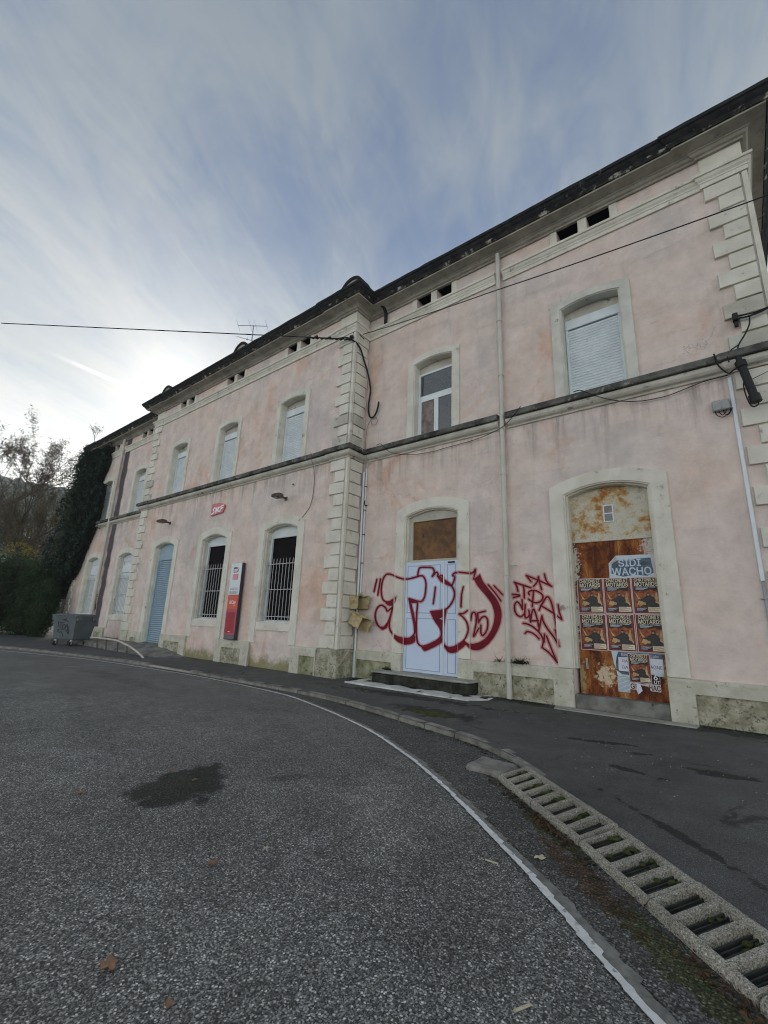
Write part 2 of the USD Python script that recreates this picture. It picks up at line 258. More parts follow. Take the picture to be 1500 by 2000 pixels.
simple('blue_panel', (0.33, 0.45, 0.53), 0.5, scale=2, col2=(0.28, 0.40, 0.48))
simple('blue_slat', (0.30, 0.42, 0.52), 0.38, scale=2, col2=(0.26, 0.37, 0.46))
simple('dark_gap', (0.006, 0.006, 0.007), 0.9, spec=0.05)
simple('dark_panel', (0.010, 0.007, 0.0085), 0.8, spec=0.12, scale=2, col2=(0.006, 0.005, 0.006))
simple('bar_paint', (0.47, 0.48, 0.47), 0.5, var=0.15, scale=20)
simple('door_blue', (0.60, 0.70, 0.86), 0.42, scale=1.2, col2=(0.55, 0.655, 0.82), dark=((0.52, 0.45, 0.38), 0.74, 2.5))
simple('frame_white', (0.68, 0.73, 0.75), 0.45, var=0.08)
simple('plywood', (0.22, 0.105, 0.038), 0.75, scale=3.5, col2=(0.09, 0.048, 0.022), bump=0.2, dark=((0.02, 0.014, 0.01), 0.58, 6.0))
simple('grey_wood', (0.27, 0.23, 0.21), 0.85, scale=5, col2=(0.14, 0.115, 0.105), dark=((0.02, 0.02, 0.02), 0.68, 9.0))
simple('blind', (0.36, 0.42, 0.56), 0.7, var=0.1, scale=1.5)
simple('pipe', (0.60, 0.58, 0.51), 0.5, var=0.12, scale=3)
simple('conduit', (0.72, 0.78, 0.82), 0.4, var=0.05)
simple('grey_plastic', (0.36, 0.37, 0.37), 0.55, var=0.15, scale=15)
simple('black_plastic', (0.012, 0.012, 0.014), 0.5, spec=0.3)
simple('cable', (0.012, 0.012, 0.013), 0.6, spec=0.3)
simple('cable_grey', (0.20, 0.17, 0.16), 0.6)
simple('sign_red', (0.56, 0.10, 0.15), 0.4, scale=3, col2=(0.60, 0.16, 0.15))
simple('sign_white', (0.82, 0.82, 0.82), 0.35)
simple('sign_plum', (0.16, 0.05, 0.12), 0.4)
simple('sign_pink', (0.70, 0.30, 0.30), 0.4)
simple('totem_white', (0.70, 0.77, 0.80), 0.3)
simple('totem_orange', (0.66, 0.10, 0.06), 0.35)
simple('totem_red', (0.42, 0.025, 0.045), 0.3, scale=4, col2=(0.30, 0.01, 0.03))
simple('totem_frame', (0.42, 0.09, 0.12), 0.4)
simple('totem_case', (0.035, 0.025, 0.035), 0.45)
simple('totem_grey', (0.12, 0.135, 0.155), 0.4)
simple('text_grey', (0.22, 0.23, 0.26), 0.5)
simple('lamp_brown', (0.055, 0.04, 0.032), 0.6, scale=15, col2=(0.12, 0.09, 0.065))
simple('lamp_glass', (0.25, 0.23, 0.19), 0.3)
simple('paint_red', (0.20, 0.002, 0.017), 0.6, scale=4, col2=(0.115, 0.001, 0.010), spec=0.25)
M['overspray'] = material('overspray', {'t': ('transparent_bsdf', {}), 'd': ('diffuse_bsdf', {'color': (0.30, 0.01, 0.035)}), 'm': ('mix_closure', {'fac': 0.16})}, [('t.BSDF', 'm.closure1'), ('d.BSDF', 'm.closure2')], 'm.closure')
simple('paint_black', (0.012, 0.012, 0.012), 0.6)
simple('cardboard', (0.58, 0.48, 0.28), 0.9, scale=6, col2=(0.44, 0.35, 0.19), bump=0.3, bscale=30)
simple('concrete_step', (0.048, 0.048, 0.038), 0.9, scale=4, col2=(0.014, 0.016, 0.011), bump=0.8, bscale=20, spec=0.2, dark=((0.10, 0.10, 0.08), 0.70, 6.0))
simple('concrete_worn', (0.40, 0.39, 0.35), 0.9, scale=3, col2=(0.28, 0.27, 0.24), bump=0.5, bscale=25, dark=((0.08, 0.09, 0.05), 0.60, 5.0))
simple('concrete_white', (0.74, 0.74, 0.71), 0.85, scale=4, col2=(0.52, 0.52, 0.49), bump=0.5, bscale=25, dark=((0.16, 0.16, 0.13), 0.62, 7.0))
simple('concrete_grey', (0.24, 0.235, 0.215), 0.9, scale=3, col2=(0.12, 0.117, 0.105), bump=0.6, bscale=25, dark=((0.06, 0.062, 0.05), 0.58, 4.0))
simple('kerb', (0.30, 0.285, 0.255), 0.9, scale=5, col2=(0.17, 0.16, 0.14), bump=0.7, bscale=40, dark=((0.07, 0.072, 0.05), 0.6, 6.0))
simple('kerb_pale', (0.42, 0.40, 0.36), 0.9, scale=5, col2=(0.32, 0.31, 0.27), bump=0.6, bscale=40)
simple('slot_floor', (0.045, 0.048, 0.04), 0.9, scale=8, col2=(0.025, 0.028, 0.02), bump=0.5)
simple('moss', (0.085, 0.105, 0.022), 1.0, scale=25, col2=(0.035, 0.045, 0.012), bump=1.0, bscale=120)
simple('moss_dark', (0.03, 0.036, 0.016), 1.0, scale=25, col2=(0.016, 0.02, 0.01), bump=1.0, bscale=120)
simple('litter', (0.10, 0.055, 0.028), 0.95, scale=30, col2=(0.045, 0.03, 0.018))
simple('dry_leaf', (0.29, 0.165, 0.085), 0.8, scale=20, col2=(0.19, 0.10, 0.052))
simple('pale_litter', (0.55, 0.50, 0.36), 0.8, scale=20, col2=(0.42, 0.38, 0.27))
simple('bin_grey', (0.10, 0.122, 0.138), 0.5, scale=3, col2=(0.078, 0.096, 0.108))
simple('bin_lid', (0.12, 0.14, 0.155), 0.42, scale=3, col2=(0.085, 0.10, 0.11))
simple('rubber', (0.015, 0.015, 0.016), 0.8)
simple('steel', (0.45, 0.45, 0.44), 0.4, metallic=0.8)
simple('rail_white', (0.62, 0.59, 0.52), 0.55, scale=12, col2=(0.45, 0.38, 0.30))
simple('roof_tile', (0.20, 0.13, 0.10), 0.9, scale=4, col2=(0.10, 0.08, 0.07), bump=0.5)
simple('bark', (0.075, 0.062, 0.052), 0.95, scale=8, col2=(0.04, 0.034, 0.03), bump=0.6)
simple('aluminium', (0.30, 0.30, 0.36), 0.45, metallic=0.3)
simple('paper', (0.68, 0.58, 0.58), 0.7, scale=12, col2=(0.60, 0.50, 0.50))
simple('paper_white', (0.68, 0.70, 0.80), 0.65, scale=5, col2=(0.60, 0.62, 0.72))
simple('poster_red', (0.20, 0.032, 0.022), 0.55, scale=12, col2=(0.13, 0.02, 0.016))
simple('poster_black', (0.018, 0.014, 0.013), 0.55)
simple('poster_cream', (0.80, 0.73, 0.54), 0.6, scale=60, col2=(0.60, 0.52, 0.36))
simple('poster_flame', (0.42, 0.115, 0.03), 0.6, scale=16, col2=(0.12, 0.03, 0.012))
simple('poster_tan', (0.58, 0.40, 0.20), 0.6, scale=18, col2=(0.42, 0.25, 0.11))
simple('poster_rider', (0.022, 0.021, 0.024), 0.55, scale=40, col2=(0.045, 0.035, 0.035))
simple('poster_skin', (0.36, 0.20, 0.12), 0.6)
simple('poster_blue', (0.045, 0.085, 0.15), 0.55, scale=8, col2=(0.10, 0.15, 0.20))
simple('poster_ice', (0.56, 0.66, 0.72), 0.6, scale=10, col2=(0.48, 0.58, 0.66))
simple('poster_grey', (0.12, 0.15, 0.17), 0.6, scale=9, col2=(0.04, 0.05, 0.06))
simple('ink', (0.03, 0.03, 0.045), 0.6)
simple('road_paint', (0.84, 0.84, 0.82), 0.7, scale=14, col2=(0.70, 0.70, 0.68), bump=0.5, bscale=120, dark=((0.14, 0.14, 0.13), 0.565, 13.0))
simple('road_crust', (0.30, 0.29, 0.265), 0.9, scale=12, col2=(0.17, 0.165, 0.15), bump=0.8, bscale=90, dark=((0.05, 0.05, 0.05), 0.60, 16.0))

def rust(name, base_stops, scale, patch, stretch=(1.5, 1, 0.55), twist=0.6):
    N = {'g': ('geometry', {}), 'p': ('principled_bsdf', {'roughness': 0.8, 'specular_ior_level': 0.3}), 'mp': ('mapping', {'scale': stretch}),
         'n': ('noise_texture', {'scale': scale, 'detail': 9.0, 'roughness': 0.70, 'distortion': twist}), 'r': ('rgb_ramp', {'ramp': base_stops}),
         'n2': ('noise_texture', {'scale': 55.0, 'detail': 3.0}), 'r2': ('map_range', {'from_min': 0.35, 'from_max': 0.65, 'to_min': 0.75, 'to_max': 1.2}), 'm2': ('mix_color', {'blend_type': 'multiply', 'fac': 1.0, 'use_clamp': False}),
         'bn': ('bump', {'strength': 0.25, 'distance': 0.01})}
    L = [('g.position', 'mp.vector'), ('mp.vector', 'n.vector'), ('n.fac', 'r.fac'), ('g.position', 'n2.vector'), ('n2.fac', 'r2.value'), ('r.color', 'm2.a'), ('r2.result', 'm2.b'), ('n2.fac', 'bn.height'), ('bn.normal', 'p.normal')]
    last = 'm2.result'
    for i, (cx, cz, rx, rz, col) in enumerate(patch):     # chipped pale paint left in places
        N[f'a{i}'] = ('mapping', {'location': (-cx / rx, 0, -cz / rz), 'scale': (1 / rx, 0, 1 / rz)})
        N[f'l{i}'] = ('vector_math', {'math_type': 'length'}); N[f's{i}'] = ('math', {'math_type': 'multiply_add', 'value2': 4.2, 'value3': -2.0}); N[f't{i}'] = ('math', {'math_type': 'add'})
        N[f'q{i}'] = ('noise_texture', {'scale': 14.0, 'detail': 10.0, 'roughness': 0.72})
        N[f'f{i}'] = ('map_range', {'range_type': 'smoothstep', 'from_min': 0.95, 'from_max': 0.55, 'to_min': 0.0, 'to_max': 0.95, 'clamp': True}); N[f'x{i}'] = ('mix_color', {'b': col})
        L += [('g.position', f'a{i}.vector'), (f'a{i}.vector', f'l{i}.vector1'), ('g.position', f'q{i}.vector'), (f'q{i}.fac', f's{i}.value1'), (f'l{i}.value', f't{i}.value1'), (f's{i}.value', f't{i}.value2'), (f't{i}.value', f'f{i}.value'), (f'f{i}.result', f'x{i}.fac'), (last, f'x{i}.a')]
        last = f'x{i}.result'
    L.append((last, 'p.base_color'))
    M[name] = material(name, N, L)
WHITE = (0.55, 0.52, 0.46)
rust('rust_door', [(0.30, (0.035, 0.012, 0.009)), (0.43, (0.095, 0.027, 0.011)), (0.51, (0.21, 0.060, 0.015)), (0.58, (0.34, 0.125, 0.032)), (0.66, (0.42, 0.24, 0.11)), (0.74, (0.55, 0.48, 0.38))], 2.8,
     [(-1.17, 3.1, 0.22, 0.35, WHITE), (-2.58, 2.85, 0.13, 0.5, WHITE), (-2.57, 1.75, 0.07, 0.5, WHITE), (-2.14, 0.74, 0.2, 0.22, (0.62, 0.52, 0.36)), (-1.13, 0.9, 0.1, 0.5, (0.42, 0.30, 0.13)), (-2.55, 0.7, 0.08, 0.4, (0.38, 0.30, 0.15))])
rust('rust_panel', [(0.30, (0.40, 0.385, 0.33)), (0.40, (0.60, 0.575, 0.49)), (0.49, (0.56, 0.51, 0.39)), (0.54, (0.50, 0.35, 0.17)), (0.60, (0.38, 0.16, 0.04)), (0.72, (0.20, 0.07, 0.022))], 2.4, [], (1.0, 1.0, 1.25), 0.1)

def asphalt(name, ramp, ramp2, scale, bump, stains=(), nz=1.7, qs=2.2, crack=None):
    """stone chips of random tone in dark binder; stains = (cx, cy, rx, ry, angle, colour, strength)"""
    N = {'g': ('geometry', {}), 'p': ('principled_bsdf', {'roughness': 0.75, 'specular_ior_level': 0.3}), 'wp': ('noise_texture', {'scale': scale * .8, 'detail': 2.0}), 'wa': ('vector_math', {'math_type': 'multiply_add', 'vector2': (.012, .012, .012)}),
         'v': ('voronoi_texture', {'scale': scale, 'randomness': 1.0}), 'wn': ('separate_color', {}), 'r': ('rgb_ramp', {'ramp': ramp}),
         'vd': ('map_range', {'range_type': 'smoothstep', 'from_min': 0.62, 'from_max': 0.22, 'clamp': True}), 'cm': ('mix_color', {'a': ramp[0][1]}),
         'v2': ('voronoi_texture', {'scale': scale * 2.1, 'randomness': 1.0}), 'wn2': ('separate_color', {}), 'r2': ('rgb_ramp', {'ramp': ramp2}), 'v2m': ('map_range', {'range_type': 'smoothstep', 'from_min': 0.3, 'from_max': 0.55, 'to_max': 0.9, 'clamp': True}), 'cm2': ('mix_color', {}),
         'n': ('noise_texture', {'scale': 0.45, 'detail': 6.0, 'roughness': 0.6}), 'nr': ('map_range', {'from_min': 0.3, 'from_max': 0.7, 'to_min': 0.86, 'to_max': 1.25}), 'nm': ('mix_color', {'blend_type': 'multiply', 'fac': 1.0, 'use_clamp': False}),
         'n4': ('noise_texture', {'scale': 2.6, 'detail': 7.0, 'roughness': 0.65}), 'nr4': ('map_range', {'from_min': 0.3, 'from_max': 0.7, 'to_min': 0.78, 'to_max': 1.2}), 'nm4': ('mix_color', {'blend_type': 'multiply', 'fac': 1.0, 'use_clamp': False}),
         'bh': ('math', {'math_type': 'multiply_add', 'value2': -1.0, 'value3': 1.0}), 'b': ('bump', {'strength': bump, 'distance': 0.006})}
    L = [('g.position', 'wp.vector'), ('wp.color', 'wa.vector1'), ('g.position', 'wa.vector3'), ('wa.vector', 'v.vector'), ('v.color', 'wn.color'), ('wn.r', 'r.fac'), ('v.distance', 'vd.value'), ('vd.result', 'cm.fac'), ('r.color', 'cm.b'),
         ('wa.vector', 'v2.vector'), ('v2.color', 'wn2.color'), ('wn2.g', 'r2.fac'), ('v.distance', 'v2m.value'), ('v2m.result', 'cm2.fac'), ('cm.result', 'cm2.a'), ('r2.color', 'cm2.b'),
         ('g.position', 'n.vector'), ('n.fac', 'nr.value'), ('cm2.result', 'nm.a'), ('nr.result', 'nm.b'), ('g.position', 'n4.vector'), ('n4.fac', 'nr4.value'), ('nm.result', 'nm4.a'), ('nr4.result', 'nm4.b'),
         ('v.distance', 'bh.value1'), ('bh.value', 'b.height'), ('b.normal', 'p.normal')]
    last = 'nm4.result'
    if crack:
        N.update({'kd': ('noise_texture', {'scale': 1.4, 'detail': 7.0, 'roughness': 0.65}), 'kv': ('vector_math', {'math_type': 'multiply_add', 'vector2': (1.0, 1.0, 0.0)}), 'kc': ('voronoi_texture', {'feature': 'distance_to_edge', 'scale': crack[0]}), 'kr': ('map_range', {'range_type': 'smoothstep', 'from_min': 0.0, 'from_max': crack[1], 'to_min': 1.0, 'to_max': 0.0, 'clamp': True}), 'kn': ('noise_texture', {'scale': 0.8, 'detail': 4.0}), 'km': ('map_range', {'range_type': 'smoothstep', 'from_min': crack[2], 'from_max': crack[2] + .12, 'to_max': 0.8, 'clamp': True}), 'kf': ('math', {'math_type': 'multiply'}), 'kx': ('mix_color', {'b': (0.016, 0.016, 0.014)})})
        L += [('g.position', 'kd.vector'), ('kd.color', 'kv.vector1'), ('g.position', 'kv.vector3'), ('kv.vector', 'kc.vector'), ('kc.distance', 'kr.value'), ('g.position', 'kn.vector'), ('kn.fac', 'km.value'), ('kr.result', 'kf.value1'), ('km.result', 'kf.value2'), ('kf.value', 'kx.fac'), (last, 'kx.a')]; last = 'kx.result'
    for i, (cx, cy, rx, ry, ang, col, stg) in enumerate(stains):
        c, s = math.cos(ang), math.sin(ang)
        N[f'o{i}'] = ('vector_math', {'math_type': 'subtract', 'vector2': (cx, cy, 0)}); N[f'u{i}'] = ('vector_math', {'math_type': 'dot_product', 'vector2': (c / rx, s / rx, 0)}); N[f'w{i}'] = ('vector_math', {'math_type': 'dot_product', 'vector2': (-s / ry, c / ry, 0)})
        N[f'k{i}'] = ('combine_xyz', {'z': 0.0}); N[f'l{i}'] = ('vector_math', {'math_type': 'length'}); N[f'q{i}'] = ('noise_texture', {'scale': qs, 'detail': 8.0, 'roughness': 0.7}); N[f'z{i}'] = ('math', {'math_type': 'multiply_add', 'value2': nz, 'value3': -nz * .5}); N[f't{i}'] = ('math', {'math_type': 'add'})
        N[f'f{i}'] = ('map_range', {'range_type': 'smoothstep', 'from_min': 1.05, 'from_max': 0.72, 'to_min': 0.0, 'to_max': stg, 'clamp': True}); N[f'x{i}'] = ('mix_color', {'blend_type': 'multiply', 'b': col})
        L += [('g.position', f'o{i}.vector1'), (f'o{i}.vector', f'u{i}.vector1'), (f'o{i}.vector', f'w{i}.vector1'), (f'u{i}.value', f'k{i}.x'), (f'w{i}.value', f'k{i}.y'), (f'k{i}.vector', f'l{i}.vector1'),
              ('g.position', f'q{i}.vector'), (f'q{i}.fac', f'z{i}.value1'), (f'l{i}.value', f't{i}.value1'), (f'z{i}.value', f't{i}.value2'), (f't{i}.value', f'f{i}.value'), (f'f{i}.result', f'x{i}.fac'), (last, f'x{i}.a')]
        last = f'x{i}.result'
    L.append((last, 'p.base_color'))
    M[name] = material(name, N, L)
RD = [(0, (0.040, 0.040, 0.036)), (0.24, (0.095, 0.093, 0.084)), (0.52, (0.225, 0.22, 0.20)), (0.76, (0.39, 0.38, 0.345)), (0.92, (0.60, 0.585, 0.54)), (1, (0.70, 0.69, 0.65))]
RD2 = [(0, (0.022, 0.023, 0.023)), (0.4, (0.06, 0.0595, 0.056)), (0.8, (0.19, 0.187, 0.175)), (1, (0.42, 0.412, 0.39))]
DAMP = (0.16, 0.18, 0.145)
asphalt('road_asphalt', RD, RD2, 68.0, 1.0, [(-4.28, -6.75, 0.62, 0.40, math.radians(118), DAMP, 0.97), (-3.75, -5.95, 0.22, 0.10, math.radians(60), (.4, .4, .4), 0.7), (-1.6, -8.0, 1.5, 1.0, 0.3, (1.25, 1.25, 1.25), 0.5), (-9.5, -6.5, 3.5, .5, math.radians(165), (1.3, 1.3, 1.28), .6), (-6.5, -8.2, 3.0, .4, math.radians(140), (.8, .8, .8), .6), (-2.6, -5.9, 1.1, .3, math.radians(130), (1.35, 1.35, 1.33), .7), (-12, -4.2, 2.5, .3, math.radians(178), (.7, .7, .7), .6)], 2.2, 2.8)
k_ = lambda R_, q, c: [(a, tuple(v * q + c for v in col)) for a, col in R_]
DK = (0.18, 0.18, 0.155)
asphalt('pavement_asphalt', k_(RD, .26, .046), k_(RD2, .34, .038), 120.0, 0.6,
        [(-1.7, -2.45, 0.42, 0.08, math.radians(8), DK, 0.9), (-1.15, -3.5, 0.34, 0.06, math.radians(-20), DK, 0.85), (-0.35, -3.05, 0.36, 0.12, math.radians(5), DK, 0.9), (-0.62, -4.9, 0.75, 0.05, math.radians(-44), DK, 0.85), (-4.3, -2.3, 0.8, 0.26, math.radians(-6), DK, 0.8), (-5.6, -1.35, 2.0, 0.18, 0.0, DK, 0.85), (0.6, -1.6, 0.4, 0.07, 0.2, DK, 0.8), (-1.2, -2.75, .16, .07, .3, DK, .8), (0.2, -.35, 2.4, .25, 0, DK, .7), (-4, -.35, 1.5, .2, 0, DK, .7)], 4.6, 5.0, (0.45, 0.012, 0.50))
asphalt('gutter_asphalt', k_(RD, .50, .008), k_(RD2, .55, .008), 56.0, 1.0,
        [(-1.35, -5.35, 0.5, 0.10, math.radians(-43), (0.55, 0.62, 0.25), 0.9), (-1.0, -5.85, 0.6, 0.12, math.radians(-45), (0.75, 0.45, 0.28), 0.9), (-0.45, -6.35, 0.6, 0.12, math.radians(-45), (0.5, 0.6, 0.22), 0.9), (-2.3, -4.35, 0.6, 0.12, math.radians(-38), (0.4, 0.42, 0.25), 0.8)], 3.6, 7.0)
BE = [(0, (0.10, 0.093, 0.078)), (0.22, (0.24, 0.22, 0.175)), (0.6, (0.44, 0.405, 0.33)), (0.9, (0.56, 0.52, 0.44)), (1, (0.70, 0.67, 0.60))]
asphalt('drain_concrete', BE, [(0, (0.12, 0.115, 0.10)), (0.4, (0.32, 0.295, 0.24)), (1, (0.50, 0.465, 0.39))], 85.0, 0.7)
simple('ground_far', (0.07, 0.075, 0.045), 1.0, scale=0.5, col2=(0.05, 0.055, 0.04))

def leaf(name, cols, trans=0.35):
    N = {'g': ('geometry', {}), 'r': ('rgb_ramp', {'ramp': cols}), 'p': ('principled_bsdf', {'roughness': 0.55, 'specular_ior_level': 0.35}), 't': ('translucent_bsdf', {}), 'm': ('mix_closure', {'fac': trans})}
    M[name] = material(name, N, [('g.random_per_island', 'r.fac'), ('r.color', 'p.base_color'), ('r.color', 't.color'), ('p.BSDF', 'm.closure1'), ('t.BSDF', 'm.closure2')], 'm.closure')
leaf('leaf_hedge', [(0, (0.035, 0.070, 0.025)), (0.6, (0.068, 0.128, 0.045)), (1, (0.14, 0.20, 0.075))], 0.35)
leaf('leaf_ivy', [(0, (0.028, 0.048, 0.034)), (0.7, (0.05, 0.082, 0.052)), (1, (0.11, 0.14, 0.085))], 0.25)
leaf('leaf_autumn', [(0, (0.12, 0.10, 0.05)), (0.5, (0.20, 0.19, 0.075)), (1, (0.34, 0.30, 0.10))], 0.5)
leaf('leaf_brown', [(0, (0.09, 0.07, 0.055)), (0.6, (0.15, 0.12, 0.08)), (1, (0.24, 0.20, 0.10))], 0.45)
leaf('leaf_yellow', [(0, (0.25, 0.21, 0.04)), (0.6, (0.42, 0.36, 0.06)), (1, (0.30, 0.30, 0.07))])
leaf('leaf_weed', [(0, (0.03, 0.045, 0.015)), (1, (0.08, 0.09, 0.03))])
leaf('hill_wood', [(0, (0.045, 0.062, 0.040)), (0.5, (0.075, 0.095, 0.05)), (0.8, (0.13, 0.13, 0.055)), (1, (0.20, 0.16, 0.06))], 0.0)
M['glass'] = material('glass', {'t': ('transparent_bsdf', {'color': (0.9, 0.93, 0.95)}), 'g': ('glossy_bsdf', {'roughness': 0.03, 'color': (1, 1, 1)}), 'f': ('fresnel', {'IOR': 2.3}), 'm': ('mix_closure', {})},
                      [('f.fac', 'm.fac'), ('t.BSDF', 'm.closure1'), ('g.BSDF', 'm.closure2')], 'm.closure')
